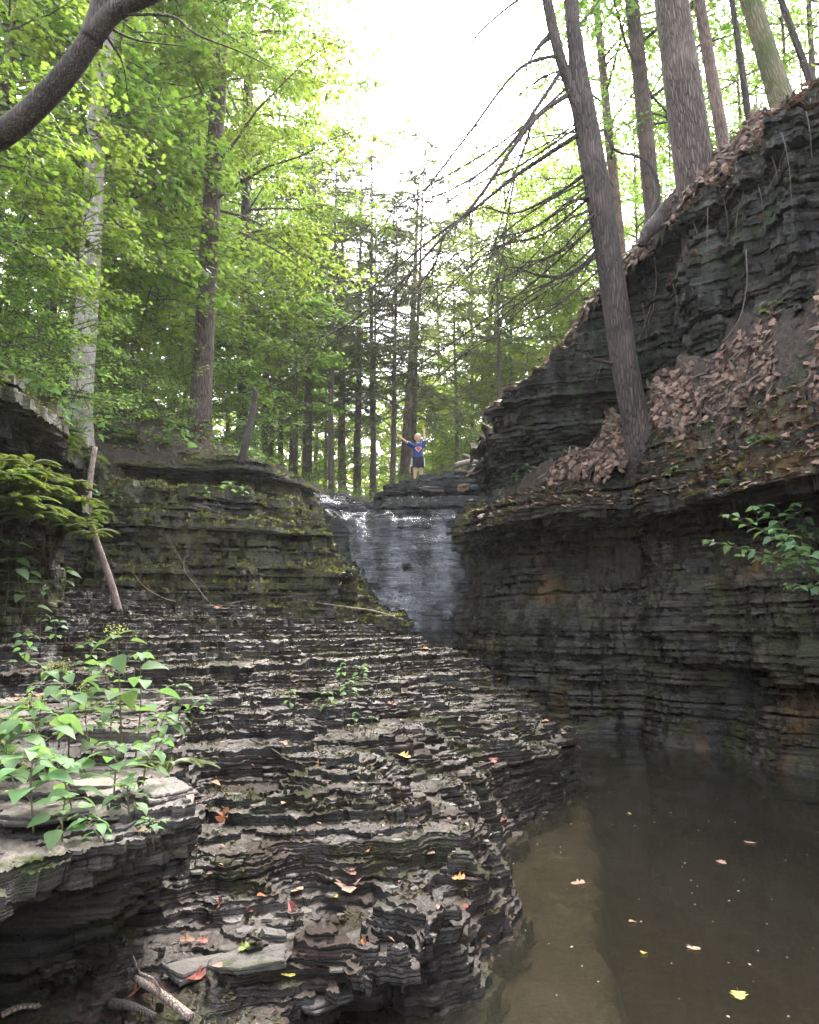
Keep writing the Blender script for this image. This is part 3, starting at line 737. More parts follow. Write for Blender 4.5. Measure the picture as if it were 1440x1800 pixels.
B_PALE = bark_mat('pale_bark', (.32, .27, .24), (.58, .52, .48), bump=.015, scale=1.3, cr=.85)
B_BROWN = bark_mat('brown_bark', (.075, .052, .042), (.17, .12, .10))
B_DARK = bark_mat('dark_bark', (.045, .034, .03), (.12, .088, .074), bump=.04, cr=.6)
B_RED = bark_mat('hemlock_bark', (.085, .058, .048), (.20, .145, .12), bump=.05, cr=.5)
B_SMOOTH = bark_mat('smooth_bark', (.035, .027, .022), (.11, .088, .072), green=.1, cr=.9, bump=.012, scale=1.6)
B_FAR = bark_mat('flaky_bark', (.09, .066, .056), (.18, .135, .115))
B_PINK = bark_mat('reddish_bark', (.15, .10, .08), (.30, .21, .175))
B_MOSS = bark_mat('mossy_bark', (.12, .10, .055), (.24, .21, .11), green=.6)
B_GREY = bark_mat('grey_bark', (.06, .05, .045), (.15, .13, .115), green=.15, scale=1.6)
L_MAPLE = leaf_mat('maple_leaf', (.085, .15, .03), (.145, .21, .05), .58)
L_MID = leaf_mat('broad_leaf', (.075, .135, .04), (.125, .19, .055), .58)
L_YEL = leaf_mat('sunlit_leaf', (.10, .16, .03), (.16, .21, .05), .6)
L_HEM = leaf_mat('hemlock_needle', (.058, .082, .05), (.11, .135, .08), .45)
L_UND = leaf_mat('understory_leaf', (.085, .15, .05), (.14, .20, .075), .58)

# shared crowns: mesh data made once, every tree links its own objects to it
PROTO = {}
def proto(name, fn, leafm, barkm):
    br, V, F = fn
    b = br.build(name + '_branches', barkm); c = mesh_np(name + '_leaves', V, F, leafm)
    PROTO[name] = (b.data, c.data)
    for o in (b, c): bpy.data.objects.remove(o)
proto('maple_a', broadleaf(1, 19, 4.0, 4.6, 58, 40, .15, 'diamond'), L_MID, B_BROWN)
proto('maple_b', broadleaf(2, 20, 4.5, 4.2, 54, 40, .15, 'diamond'), L_MAPLE, B_BROWN)
proto('bright', broadleaf(3, 11, 2.0, 3.6, 40, 34, .16, 'diamond'), L_YEL, B_BROWN)
proto('sap_a', broadleaf(4, 6.0, 1.7, 2.3, 30, 32, .10, 'maple', limb_r=.02), L_MAPLE, B_GREY)
proto('sap_b', broadleaf(5, 7.0, 2.0, 2.5, 32, 30, .105, 'maple', limb_r=.02), L_MAPLE, B_GREY)
proto('shrub_a', broadleaf(6, 2.6, .3, 1.3, 16, 34, .11, 'diamond', flat=.10, limb_r=.012), L_UND, B_GREY)
proto('shrub_b', broadleaf(7, 4.2, .6, 1.9, 20, 30, .12, 'diamond', flat=.10, limb_r=.014), L_UND, B_GREY)
proto('hem_a', hemlock(8, 14, 3.8, 3.4, 66), L_HEM, B_FAR)
proto('hem_b', hemlock(9, 15, 4.8, 3.0, 62), L_HEM, B_FAR)
proto('sparse', broadleaf(10, 17, 5.5, 3.8, 30, 20, .15, 'diamond'), L_MID, B_BROWN)

def part(name, data, parent, scale=(1, 1, 1), rz=0, loc=(0, 0, 0)):
    o = bpy.data.objects.new(name, data); link(o); o.parent = parent; o.scale = scale; o.rotation_euler = (0, 0, rz); o.location = loc
    return o

def trunk_mb(L, D, sides=12, bend=.15, seed=0, flare=1.5, taper=None, rough=.03):
    g = np.random.default_rng(seed); n = 16 if sides > 10 else 9
    taper = taper or (.14 if L < 15 else .35)
    f = np.linspace(0, 1, n) ** 1.5; z = -.6 + (L + .6) * f
    bx = np.cumsum(g.normal(0, bend / n, n)) * np.minimum(1, z.clip(0) / 2); by = np.cumsum(g.normal(0, bend / n, n)) * np.minimum(1, z.clip(0) / 2)
    r = D / 2 * (1 - (1 - taper) * f) * (1 + (flare - 1) * np.exp(-np.clip(z + .2, 0, 99) / (.55 * D + .12)))
    m = MB(); m.tube(np.stack([bx, by, z], -1), r, sides, rough, seed); return m

def tree(name, loc, L, D, bark, crown=None, label='', group=None, lean=None, cs=1.0, ch=None, rz=None, seed=0, sides=10, bend=.25, flare=1.5, cz=0):
    g = random.Random(seed)
    r = empty(name, loc, 0, label, 'tree' if 'sapling' not in name and 'shrub' not in name else ('sapling' if 'sapling' in name else 'shrub'), group)
    if lean is not None:
        r.rotation_mode = 'QUATERNION'; r.rotation_quaternion = Vector(lean).normalized().to_track_quat('Z', 'Y')
    trunk_mb(L, D, sides, bend, seed, flare).build('trunk', bark, r, True)
    if crown:
        b, c = PROTO[crown]; rz = g.uniform(0, 6.28) if rz is None else rz; hs_ = ch or cs
        part('branches', b, r, (cs, cs, hs_), rz, (0, 0, cz)); part('crown', c, r, (cs, cs, hs_), rz, (0, 0, cz))
    return r

def base_at(px, Y, py=700):
    x = at(px, py, Y).x
    if px < 330 and Y < 18: x = min(x, float(np.interp(Y, [4, 8, 11, 14.8, 16.3, 17.5, 18], [-4.8, -5.0, -5.35, -5.8, -4.8, -3.4, -3.2])))
    return Vector((x, Y, gz(x, Y)))
def tree_px(name, px0, px1, py1, Y, D, L, bark, crown, label, py0=None, dY=0, **kw):
    """trunk whose foot is seen at column px0 and that passes column px1 at row py1"""
    b = base_at(px0, Y) if py0 is None else at(px0, py0, Y)
    t = at(px1, py1, Y + dY)
    return tree(name, b, L, D, bark, crown, label, lean=t - b, **kw)

bpy.context.view_layer.update()
DG = bpy.context.evaluated_depsgraph_get()
def hit(px, py, skip=()):
    """first surface of the place seen at photo pixel (px, py)"""
    d = ray(px, py).normalized(); o = Vector((0, 0, CAMZ))
    ok, loc, nrm, _, ob, _ = scn.ray_cast(bpy.context.view_layer.depsgraph, o, d)
    return (loc, nrm, ob.name) if ok else (at(px, py, 15), Vector((0, 0, 1)), '')
def down(x, y, z=30):
    ok, loc, nrm, _, ob, _ = scn.ray_cast(bpy.context.view_layer.depsgraph, Vector((x, y, z)), Vector((0, 0, -1)))
    return (loc, nrm, ob.name) if ok else (Vector((x, y, 0)), Vector((0, 0, 1)), '')
HITS = {}
FOOT = {k: hit(*p)[0] for k, p in {'hemlock': (1122, 765), 'stick': (210, 1072), 'boy1': (731, 843), 'boy2': (743, 843)}.items()}

# trees on the left bank and slope
tree_px('oak_tree', 140, 180, 70, 14.5, .44, 20, B_PALE, 'maple_a', 'tall pale-barked tree with whitish trunk rising behind the left bank', seed=1, sides=20, cs=.9, ch=1.0, cz=5)
tree_px('maple_tree', 352, 388, 100, 18, .50, 22, B_BROWN, 'maple_b', 'large tree with flared dark foot left of the fall and paler upper trunk', seed=2, sides=18, ch=1.1)
tree_px('maple_tree', 424, 432, 150, 24, .36, 24, B_DARK, 'maple_b', 'dark slender trunk right of the flared tree on the left slope', seed=3, cs=1.1)
tree_px('maple_tree', 78, 72, 250, 19, .45, 20, B_BROWN, 'maple_a', 'brown trunk just left of the pale-barked tree', seed=4)
tree_px('maple_tree', 243, 238, 300, 27, .34, 24, B_DARK, 'maple_a', 'thin dark trunk between the pale-barked tree and the flared tree', seed=5, cs=1.2)
tree_px('maple_tree', 305, 312, 300, 32, .36, 26, B_BROWN, 'maple_b', 'thin far trunk behind the flared tree, on its left', seed=6, cs=1.3)
tree_px('maple_tree', -40, 20, 100, 16, .40, 20, B_BROWN, 'maple_b', 'trunk at the left edge standing high on the left slope', seed=7)
tree_px('maple_tree', 190, 196, 200, 36, .4, 27, B_BROWN, 'maple_a', 'far brown trunk hidden behind the pale-barked tree', seed=8, cs=1.3)
# saplings leaning over the left bank: near, large bright leaves
for i, (px, Y, cs, k) in enumerate([(-150, 9.0, .8, 'sap_a'), (-40, 11.0, .75, 'sap_b'), (60, 15.5, 1.0, 'sap_a'), (220, 17.5, .95, 'sap_b'), (50, 15, 1.25, 'sap_b'), (-190, 13.5, 1.4, 'sap_a'), (-250, 10.5, 1.2, 'sap_b'), (-20, 10.5, .5, 'sap_a'), (60, 12, .55, 'sap_b'), (130, 17, 1.5, 'sap_a')]):
    b = base_at(px, Y)
    tree('maple_sapling', b, 5.2 * cs, .07 * cs, B_GREY, k, 'bright green maple sapling leaning over the mossy left bank', 'maple saplings on the left bank', lean=(.22, -.05, 1), cs=cs, seed=20 + i, sides=7)
for i, (px, Y, cs, k) in enumerate([(250, 17.5, .8, 'sap_a'), (300, 20, .95, 'sap_b'), (420, 21, .9, 'sap_a'), (470, 23, 1.0, 'sap_b'), (350, 24, 1.1, 'sap_a'), (210, 19, 1.0, 'sap_a')]):
    tree('maple_sapling', base_at(px, Y), 5.2 * cs, .06 * cs, B_GREY, k, 'green maple sapling on the brown slope left of the waterfall', 'maple saplings on the slope', lean=(.12, -.05, 1), cs=cs, seed=40 + i, sides=6)

for i, (px, Y, s) in enumerate([(120, 30, 1.2), (260, 34, 1.3), (330, 38, 1.35), (430, 34, 1.2), (480, 42, 1.3), (400, 48, 1.4), (560, 50, 1.15), (210, 46, 1.5), (20, 26, 1.1), (520, 60, 1.4)]):
    tree('maple_tree', base_at(px, Y), 19 * s, .34, B_BROWN, 'maple_a' if i % 2 else 'maple_b', 'tall leafy tree in the green wood up the left valley side', 'leafy trees up the left valley side', cs=s, seed=300 + i, sides=8)
# trunks beyond the crest of the fall
for i, (p0, p1, Y, D, L, bk, cr, lab) in enumerate([
    (543, 551, 30, .46, 14.5, B_BROWN, 'hem_a', 'thick brown trunk left of the waterfall crest, beyond it'),
    (605, 607, 33, .42, 14.5, B_PINK, 'hem_b', 'pale reddish trunk rising straight behind the waterfall crest'),
    (628, 631, 31, .36, 14, B_FAR, 'hem_a', 'dark flaky trunk just right of the pale reddish trunk'),
    (653, 651, 29, .26, 14.5, B_FAR, 'hem_b', 'straight slender dark trunk midway between waterfall notch and the boy'),
    (706, 722, 33, .52, 14.5, B_PINK, 'hem_b', 'wide pale leaning trunk behind the boy, on his left'),
    (727, 739, 28, .23, 13.5, B_FAR, 'hem_a', 'thin dark leaning trunk right behind the boy'),
    (468, 466, 34, .42, 14.5, B_BROWN, 'hem_a', 'brown trunk far behind the left end of the crest'),
    (515, 519, 38, .30, 14.5, B_FAR, 'hem_b', 'thin dark trunk left of the thick brown trunk'),
    (498, 494, 42, .36, 20, B_BROWN, 'maple_b', 'farthest brown trunk behind the left end of the crest'),
    (575, 573, 40, .22, 14.5, B_PINK, 'hem_b', 'thin pale trunk between the thick brown and the pale reddish one'),
    (838, 862, 40, .36, 15, B_GREY, 'bright', 'grey leaning trunk in bright foliage left of the cliff block'),
    (778, 770, 46, .30, 15, B_BROWN, 'bright', 'far brown trunk right of the boy in bright foliage'),
    (905, 915, 44, .30, 14, B_BROWN, 'bright', 'far trunk behind the cliff block in bright foliage')]):
    tree_px('hemlock_tree' if cr.startswith('hem') else 'maple_tree', p0, p1, 560, Y, D, L, bk, cr, lab, seed=60 + i, cs=1.0 if cr != 'hem_a' else 1.05, sides=10)
for i, (px, Y, s) in enumerate([(585, 25.5, .9), (690, 27, .82), (800, 34, .95), (880, 30, .85), (525, 29, 1.0), (660, 36, 1.1)]):
    tree('hemlock_tree', base_at(px, Y), 13.5 * s, .24, B_FAR, 'hem_a' if i % 2 else 'hem_b', 'dark feathery hemlock with drooping boughs beyond the waterfall', 'dark hemlocks beyond the waterfall', cs=s, seed=80 + i, sides=7)
# bright broadleaf trees on the right behind the cliff block
for i, (px, Y, s) in enumerate([(830, 40, 1.6), (900, 36, 1.5), (960, 40, 1.65), (1010, 33, 1.35), (1060, 30, 1.2), (870, 55, 1.9), (780, 60, 1.7), (1000, 52, 1.9), (820, 52, 1.25), (900, 48, 1.15), (980, 42, 1.15), (1040, 36, 1.0), (760, 58, 1.2), (860, 38, .75), (950, 60, 1.4), (690, 62, 1.2)]):
    tree('bright_tree', base_at(px, Y), 10 * s, .25, B_GREY, 'bright', 'yellow-green sunlit tree beyond the dark cliff block', 'sunlit trees beyond the cliff', cs=s, seed=100 + i, sides=7)
# understory beyond the crest
us = [(505, 24), (560, 27), (600, 36), (640, 38), (680, 30), (700, 40), (745, 36), (765, 27), (790, 31), (815, 26), (835, 30), (470, 28), (530, 34), (580, 44), (660, 46), (720, 48), (800, 42), (850, 46), (440, 32), (405, 26), (610, 28), (760, 44), (870, 36), (545, 42), (625, 50), (490, 44), (380, 34), (775, 52), (690, 54), (560, 52)]
for i, (px, Y) in enumerate(us):
    s = random.uniform(.8, 1.25) * (1.15 if Y > 35 else .85)
    k = 'shrub_b' if i % 2 else 'shrub_a'
    tree('beech_shrub', base_at(px, Y), (3.6 if k == 'shrub_b' else 2.2) * s, .04, B_GREY, k, 'low green beech shrub among the trunks beyond the waterfall crest', 'shrubs beyond the crest', cs=s, seed=130 + i, sides=5)
for i, (px, Y, s) in enumerate([(200, 13.2, .7), (260, 15.6, .7), (150, 10.8, .55), (90, 9.6, .6), (40, 8.6, .55), (320, 17.5, .75), (400, 19.5, .8), (225, 17, .8), (-20, 7.4, .55), (180, 15.5, .8), (120, 12.6, .7), (450, 22, .8), (290, 19, .8), (240, 22, 1.1), (160, 19, 1.0), (10, 8.2, .5), (60, 9.2, .5), (-30, 8.8, .75), (110, 10.6, .45), (150, 12.0, .5), (30, 10.2, .6)]):
    tree('beech_shrub', base_at(px, Y), 2.2 * s, .03, B_GREY, 'shrub_a' if i % 2 else 'shrub_b', 'low green shrub growing along the top of the left bank', 'shrubs on the left bank', cs=s, seed=170 + i, sides=5)

for i in range(16):
    y_ = random.uniform(14.6, 20); x_ = float(np.interp(y_, [14.6, 16.3, 17.5, 20], [-5.9, -4.9, -3.7, -3.2])) - random.uniform(.1, 2.4); s_ = random.uniform(.35, .7)
    tree('beech_shrub', Vector((x_, y_, gz(x_, y_))), 2.2 * s_, .03, B_GREY, 'shrub_a' if i % 2 else 'shrub_b', 'low green shrub on the brown slope behind the mossy cliff', 'shrubs on the brown slope', cs=s_, seed=400 + i, sides=5)
# right: big hemlocks on the upper cliff
for i, (p0, y0, p1, Y, D, L, bk, cr, lab) in enumerate([
    (1243, 292, 1182, 12.6, .74, 20, B_RED, None, 'massive dark trunk on top of the right-hand cliff'),
    (1282, 240, 1226, 15, .28, 17, B_PINK, 'sparse', 'slim reddish trunk just right of the massive trunk'),
    (1326, 206, 1292, 14.5, .15, 14, B_DARK, 'sparse', 'thin dark trunk left of the mossy trunk on the cliff'),
    (1378, 160, 1312, 12.5, .36, 17, B_MOSS, None, 'yellow-green mossy trunk leaning at the top right'),
    (1432, 95, 1372, 12.5, .13, 12, B_DARK, None, 'thin dark leaning stem at the top right corner'),
    (1163, 335, 1112, 17, .44, 20, B_BROWN, 'sparse', 'brown trunk with peeling bark left of the massive trunk'),
    (1106, 385, 1046, 20, .32, 20, B_PINK, 'sparse', 'slim pale reddish trunk behind the forked leaning tree'),
    (1192, 318, 1166, 18, .15, 15, B_PINK, 'sparse', 'very thin pale stem between the brown and massive trunks')]):
    x_ = at(p0, y0, Y).x; b = Vector((x_, Y, gz(x_, Y))); t = at(p1, 0, Y)
    tree('hemlock_tree', b, L, D, bk, cr, lab, lean=t - b, seed=200 + i, sides=22 if D > .3 else 9, bend=.2, cs=1.0)
for i, (px, Y, s) in enumerate([(1130, 28, .9), (1230, 26, .9), (1330, 22, .85), (1420, 20, .8), (1480, 18, .9), (1290, 34, 1.1), (1180, 38, 1.1), (1400, 30, 1.0), (1100, 34, 1.0), (1260, 24, .75), (1370, 25, .85), (1060, 42, 1.1), (1450, 24, .8)]):
    tree('maple_tree', base_at(px, Y), 16 * s, .22, B_BROWN, 'sparse', 'thin leafy tree far back on top of the right-hand slope', 'leafy trees above the right cliff', cs=s, seed=220 + i, sides=6)

# distant wood closing the valley: reads as one mass
g = np.random.default_rng(77); n = 40000
yy = g.uniform(58, 120, n); xx = (g.uniform(-.62, .34, n)) * yy; hh = g.beta(1.1, 1.7, n) * (8 + 16 * np.clip((-xx / yy + .12) * 3, 0, 1)) * (1 + .35 * samp(T_SM, xx, yy * .3, 60.0))
zz = ground(xx, yy) + hh
V, F = leaves_np(np.stack([xx, yy, zz], -1), g.uniform(0, 6.28, n), g.normal(.3, .5, n), g.normal(0, .6, n), g.uniform(.5, 1.2, n), 'diamond')
mb = MB(); mb.add(V, F); dw = mb.build('distant_woods', L_YEL); tag(dw, 'bright green far-off woods closing the valley', kind='stuff')

# ------------------------------------------------------------------ small things on the rock
DG2 = bpy.context.view_layer; DG2.update()
M_STICK = bark_mat('weathered_wood', (.24, .17, .135), (.46, .36, .30), scale=2.5, bump=.006)
M_TWIG = bark_mat('twig_wood', (.10, .08, .065), (.24, .19, .16), scale=4, bump=.004)
M_DEAD = bark_mat('dead_branch_wood', (.045, .035, .03), (.10, .08, .07), scale=3, bump=.006)
M_PALESTONE = rock_mat('pale_stone', dark=(.09, .078, .07), mid=(.15, .13, .118), tan=(.22, .19, .17), tread=(.19, .165, .148), pale=(.27, .24, .215), pale_amt=.3, moss=.0, wet=.1)
M_TANSTONE = rock_mat('tan_stone', dark=(.18, .13, .09), mid=(.25, .19, .14), tan=(.32, .24, .17), tread=(.30, .22, .16), moss=0, wet=0)
M_GREYSLAB = rock_mat('grey_slab', dark=(.07, .066, .062), mid=(.13, .12, .11), tan=(.16, .14, .12), tread=(.125, .108, .094), pale=(.21, .185, .155), pale_amt=.35, moss=.28, wet=.2)

def stick(name, pts, r0, r1, mat, label, cat='branch', group=None, twigs=0, seed=0, sides=8, rough=.06, n=6):
    P = curve_pts(pts, n); c = P[0].copy(); m = MB()
    m.tube(P - c, np.linspace(r0, r1, len(P)), sides, rough, seed)
    o = m.build(name, mat, None, True); o.location = c; tag(o, label, cat, group)
    if twigs:
        g = np.random.default_rng(seed); t = MB()
        for i in range(twigs):
            k = int(g.integers(len(P) // 5, len(P) - 1)); p = P[k] - c; d = P[min(k + 1, len(P) - 1)] - P[k - 1]; d /= np.linalg.norm(d) + 1e-9
            L = g.uniform(.12, .5); q = [p]
            e = d + g.normal(0, .55, 3); e /= np.linalg.norm(e)
            for s in range(3): e = e + g.normal(0, .18, 3); q.append(q[-1] + e * L / 3)
            t.tube(q, np.linspace(max(.0025, r1 * .5), .0015, 4), 4, cap=False)
        t.build('twig', mat, o)
    return o
def onrock(px, py, lift=.0):
    p, n, nm = hit(px, py); return p + Vector((0, 0, lift))

# the pale stick standing against the left bank
ft = FOOT['stick']; Yk = ft.y
pp = [at(px, py, Yk + dy) for px, py, dy in [(209, 1076, 0), (197, 1030, .02), (180, 980, .0), (163, 930, -.05), (156, 885, -.05), (159, 840, -.02), (167, 786, .03)]]
stick('standing_stick', pp, .050, .034, M_STICK, 'pale bare stick standing upright against the left rock bank', 'stick', seed=3, sides=12, rough=.05)
# branches lying on the terrace
L_ = .02
stick('fallen_branch', [onrock(708, 1092, .03), onrock(660, 1080, .05), onrock(600, 1070, .04), onrock(515, 1058, .05)], .026, .008, M_STICK, 'longest pale fallen branch pointing into the waterfall chute', twigs=7, seed=4)
stick('fallen_branch', [onrock(575, 1047, .05), onrock(520, 1052, .04), onrock(440, 1060, .05), onrock(395, 1066, .03)], .012, .005, M_TWIG, 'thin grey fallen branch lying at the foot of the mossy cliff', twigs=8, seed=5)
stick('bare_twig', [onrock(318, 1062, .02), at(290, 1052, onrock(318, 1062).y - .05), at(255, 1032, onrock(318, 1062).y), at(232, 1004, onrock(318, 1062).y)], .006, .003, M_STICK, 'thin pale twig curving up to the right of the standing stick', 'twig', twigs=3, seed=6)
b_ = onrock(366, 1060, .02)
stick('bare_twig', [b_, at(345, 1030, b_.y), at(326, 1005, b_.y), at(323, 988, b_.y + .05)], .006, .003, M_STICK, 'forked pale twig rising against the dark mossy cliff', 'twig', twigs=5, seed=7)
stick('bare_twig', [onrock(440, 1307, .03), onrock(478, 1322, .02), onrock(509, 1343, .015)], .008, .006, M_DEAD, 'short dark twig lying on the wet ledge', 'twig', seed=8)
stick('fallen_branch', [onrock(238, 1735, .03), onrock(285, 1765, .03), onrock(335, 1805, .03)], .014, .017, M_STICK, 'thick pale broken branch at the bottom beside an upright orange leaf', twigs=1, seed=9)
stick('fallen_branch', [onrock(2, 1795, .02), onrock(35, 1786, .03), onrock(70, 1779, .02)], .012, .009, M_STICK, 'short tan stick in the dark bottom left corner', seed=10)
stick('fallen_branch', [onrock(195, 1775, .02), onrock(230, 1785, .03), onrock(275, 1799, .02)], .02, .012, M_DEAD, 'dark wet branch lying across the bottom edge', seed=11)

def slab(name, p, size, rz, mat, label, cat='stone', tilt=(0, 0), seed=0, group=None, sink=.35):
    """flat broken shale slab: two or three thin plies, each with its own angular outline"""
    g = np.random.default_rng(seed); n = 40; sx, sy, sz = size
    th = np.linspace(0, 2 * np.pi, n, endpoint=False); k = int(g.integers(5, 8)); ca = np.sort((np.arange(k) + g.uniform(-.35, .35, k)) * 6.283 / k); cr = g.uniform(.72, 1.1, k)
    m = MB(); z = 0.0; plies = 3 if sz > .04 else 2
    for q in range(plies):
        cx, cy = np.cos(ca) * cr * (1 + .06 * g.normal(size=k)), np.sin(ca) * cr * (1 + .06 * g.normal(size=k))
        t = np.arange(n) / n * k; a = t.astype(int); f = t - a; b = (a + 1) % k
        x = cx[a] * (1 - f) + cx[b] * f; y = cy[a] * (1 - f) + cy[b] * f; jit = 1 + .035 * g.normal(size=n) - .05 * q
        x = x * jit * sx / 2; y = y * jit * sy / 2; h = sz / plies * g.uniform(.7, 1.3)
        wz = .12 * sz * np.cos(th + g.uniform(0, 6)) + .04 * sz * g.normal(size=n)
        R0 = np.stack([x * .97, y * .97, np.full(n, z) + wz], -1); R1 = np.stack([x, y, z + .6 * h + wz], -1); R2 = np.stack([x * .97, y * .97, z + h + wz], -1)
        R3 = np.stack([x * .55, y * .55, z + h + .5 * wz + .03 * sz * g.normal(size=n)], -1)
        V = np.vstack([R0, R1, R2, R3, [[0, 0, z]], [[0, 0, z + h]]]); j = np.arange(n); j2 = (j + 1) % n
        F = np.vstack([np.stack([r * n + j, r * n + j2, (r + 1) * n + j2, (r + 1) * n + j], -1) for r in range(3)])
        m.add(V, [F, np.vstack([np.stack([np.full(n, 4 * n), j2, j], -1), np.stack([np.full(n, 4 * n + 1), 3 * n + j, 3 * n + j2], -1)])]); z += h * .93
    o = m.build(name, mat); o.location = Vector(p) - Vector((0, 0, sz * sink)); o.rotation_euler = (tilt[0], tilt[1], rz)
    return tag(o, label, cat, group)
def slab_px(px, py, size, rz, mat, label, **kw): return slab(kw.pop('name', 'flat_stone'), onrock(px, py), size, rz, mat, label, **kw)
slab_px(765, 860, (.75, .5, .09), .1, M_PALESTONE, 'pale flat stone lying on the crest below the boy', tilt=(.25, .05), seed=1)
slab_px(815, 857, (.42, .3, .16), .5, M_TANSTONE, 'tan angular stone at the right end of the crest under the log jam', tilt=(.3, -.2), seed=2)
slab_px(338, 886, (.95, .32, .06), -.45, M_PALESTONE, 'pale tilted slab on top of the mossy left cliff', tilt=(.1, .35), seed=3)
slab_px(228, 935, (.42, .3, .06), .1, M_GREYSLAB, 'small thin slab jutting out right of the standing stick', seed=4)
slab_px(412, 1617, (.15, .12, .04), .3, M_PALESTONE, 'small pale grey stone on the wet ledge near the lower left', tilt=(.2, -.1), seed=5)
slab_px(470, 1645, (.26, .1, .03), -.3, M_GREYSLAB, 'dark flat shard right of the small pale grey stone', tilt=(.1, .1), seed=6)
slab_px(560, 1755, (.34, .3, .025), .6, M_GREYSLAB, 'wide pale flat slab at the bottom edge of the ledge', seed=7)
slab_px(440, 1690, (.42, .22, .03), .25, M_GREYSLAB, 'pale mossy slab behind the red maple leaf', tilt=(0, -.05), seed=8)
slab_px(345, 1705, (.34, .2, .03), .9, M_GREYSLAB, 'grey slab lying under the red maple leaf', seed=21)
slab_px(285, 1390, (.26, .55, .04), .2, M_PALESTONE, 'broad pale slab at the right edge of the dry shelf', seed=9)
slab_px(140, 1350, (.55, .35, .035), -.2, M_PALESTONE, 'broken pinkish slab among the broad-leaved plants', seed=10)
slab_px(50, 1290, (.7, .5, .035), .1, M_PALESTONE, 'pinkish bare slab at the left edge behind the plants', seed=11)
slab_px(165, 1385, (.32, .22, .03), .5, M_GREYSLAB, 'grey broken plate stacked beside the pinkish slab', tilt=(.05, .1), seed=12)
slab_px(60, 1435, (.42, .3, .03), -.1, M_GREYSLAB, 'grey layered plate at the front left lip of the shelf', seed=13)
slab_px(320, 1235, (.7, .28, .05), .1, M_PALESTONE, 'long pale slab behind the plants at the back of the shelf', seed=14)

# driftwood jam right of the boy
o_ = onrock(828, 832)
for i, (a, b, r, lab) in enumerate([((800, 818, -.1), (862, 806, .1), .07, 'thick pale driftwood log on the crest beside the cliff block'), ((815, 800, .2), (868, 826, 0), .045, 'crossed driftwood log on top of the thick pale one'),
                               ((820, 838, -.1), (870, 790, .3), .035, 'leaning grey driftwood pole propped on the cliff block'), ((800, 828, .0), (850, 834, -.15), .04, 'lowest driftwood log at the water notch side')]):
    pa = at(a[0], a[1], o_.y + a[2]); pb = at(b[0], b[1], o_.y + b[2])
    stick('driftwood_log', [pa, pa.lerp(pb, .35) + Vector((0, 0, .02)), pa.lerp(pb, .7) - Vector((0, 0, .015)), pb], r, r * .75, M_STICK if i in (0, 2) else M_TWIG, lab, 'log', twigs=6, seed=30 + i, sides=10)

# ------------------------------------------------------------------ the forked leaning hemlock with bare boughs
hb = FOOT['hemlock']; HY = hb.y
def hp(lst): return [at(px, py, HY + dy) for px, py, dy in lst]
hem = empty('leaning_hemlock', hb, 0, 'dark forked hemlock leaning from the leafy ledge with bare drooping boughs', 'tree')
def sub(P): return [Vector(tuple(p)) - hb for p in P]
tm = MB()
main = curve_pts(sub(hp([(1137, 860, .35), (1128, 800, .1), (1118, 740, 0), (1098, 640, 0), (1074, 480, .05), (1052, 345, .05), (1031, 225, .1), (1019, 150, .1), (1013, 90, .1), (1007, 40, .1), (998, -80, .1), (985, -260, .2)])), 6)
tt = np.linspace(0, 1, len(main)); tm.tube(main, np.interp(tt, [0, .13, .2, .5, .6, .72, 1], [.34, .235, .205, .20, .185, .135, .10]), 22, .035, 5)
fork = curve_pts(sub(hp([(1024, 225, .05), (1005, 160, 0), (986, 105, -.05), (972, 50, -.05), (960, -10, -.1), (946, -80, -.1), (930, -220, -.1)])), 6)
tm.tube(fork, np.linspace(.09, .085, len(fork)), 16, .03, 6)
tm.build('trunk', B_DARK, hem, True)
BO = [([(985, 95, 0), (912, 122, -.5), (820, 240, -1), (750, 330, -1.3), (690, 395, -1.5)], .026),
      ([(990, 120, 0), (940, 195, -.3), (905, 245, -.5), (850, 300, -.8), (765, 345, -1), (700, 350, -1.2)], .030),
      ([(1000, 165, 0), (950, 200, -.3), (910, 248, -.6), (840, 350, -.9), (780, 415, -1.2), (700, 500, -1.5), (610, 570, -1.8), (545, 600, -2)], .036),
      ([(1018, 235, 0), (950, 280, .2), (905, 310, .2), (840, 362, .1), (760, 420, 0), (660, 500, -.3), (590, 540, -.5)], .036),
      ([(1030, 305, 0), (980, 340, .3), (905, 375, .5), (845, 365, .6), (800, 400, .6)], .026),
      ([(1058, 430, 0), (1010, 478, .2), (955, 486, .3), (895, 470, .3), (860, 520, .4)], .030),
      ([(1045, 345, 0), (1010, 352, -.1), (985, 362, -.15)], .034), ([(968, 62, 0), (945, 85, -.1), (925, 118, -.15)], .05),
      ([(1050, 370, 0), (1020, 400, -.3), (985, 440, -.5), (930, 460, -.6), (870, 445, -.8)], .020),
      ([(1080, 640, 0), (1045, 632, -.3), (1030, 624, -.4)], .03), ([(940, 195, -.3), (925, 250, -.4), (900, 320, -.5), (872, 420, -.5), (850, 500, -.5)], .016),
      ([(1000, 60, 0), (1040, 20, .2), (1075, -40, .3)], .02), ([(905, 310, .2), (890, 400, .1), (880, 470, 0), (860, 540, 0)], .014),
      ([(780, 415, -1.2), (760, 470, -1.2), (700, 540, -1.3), (640, 600, -1.3)], .012), ([(960, -40, 0), (840, 60, -.6), (760, 180, -.9)], .02)]
g = np.random.default_rng(9)
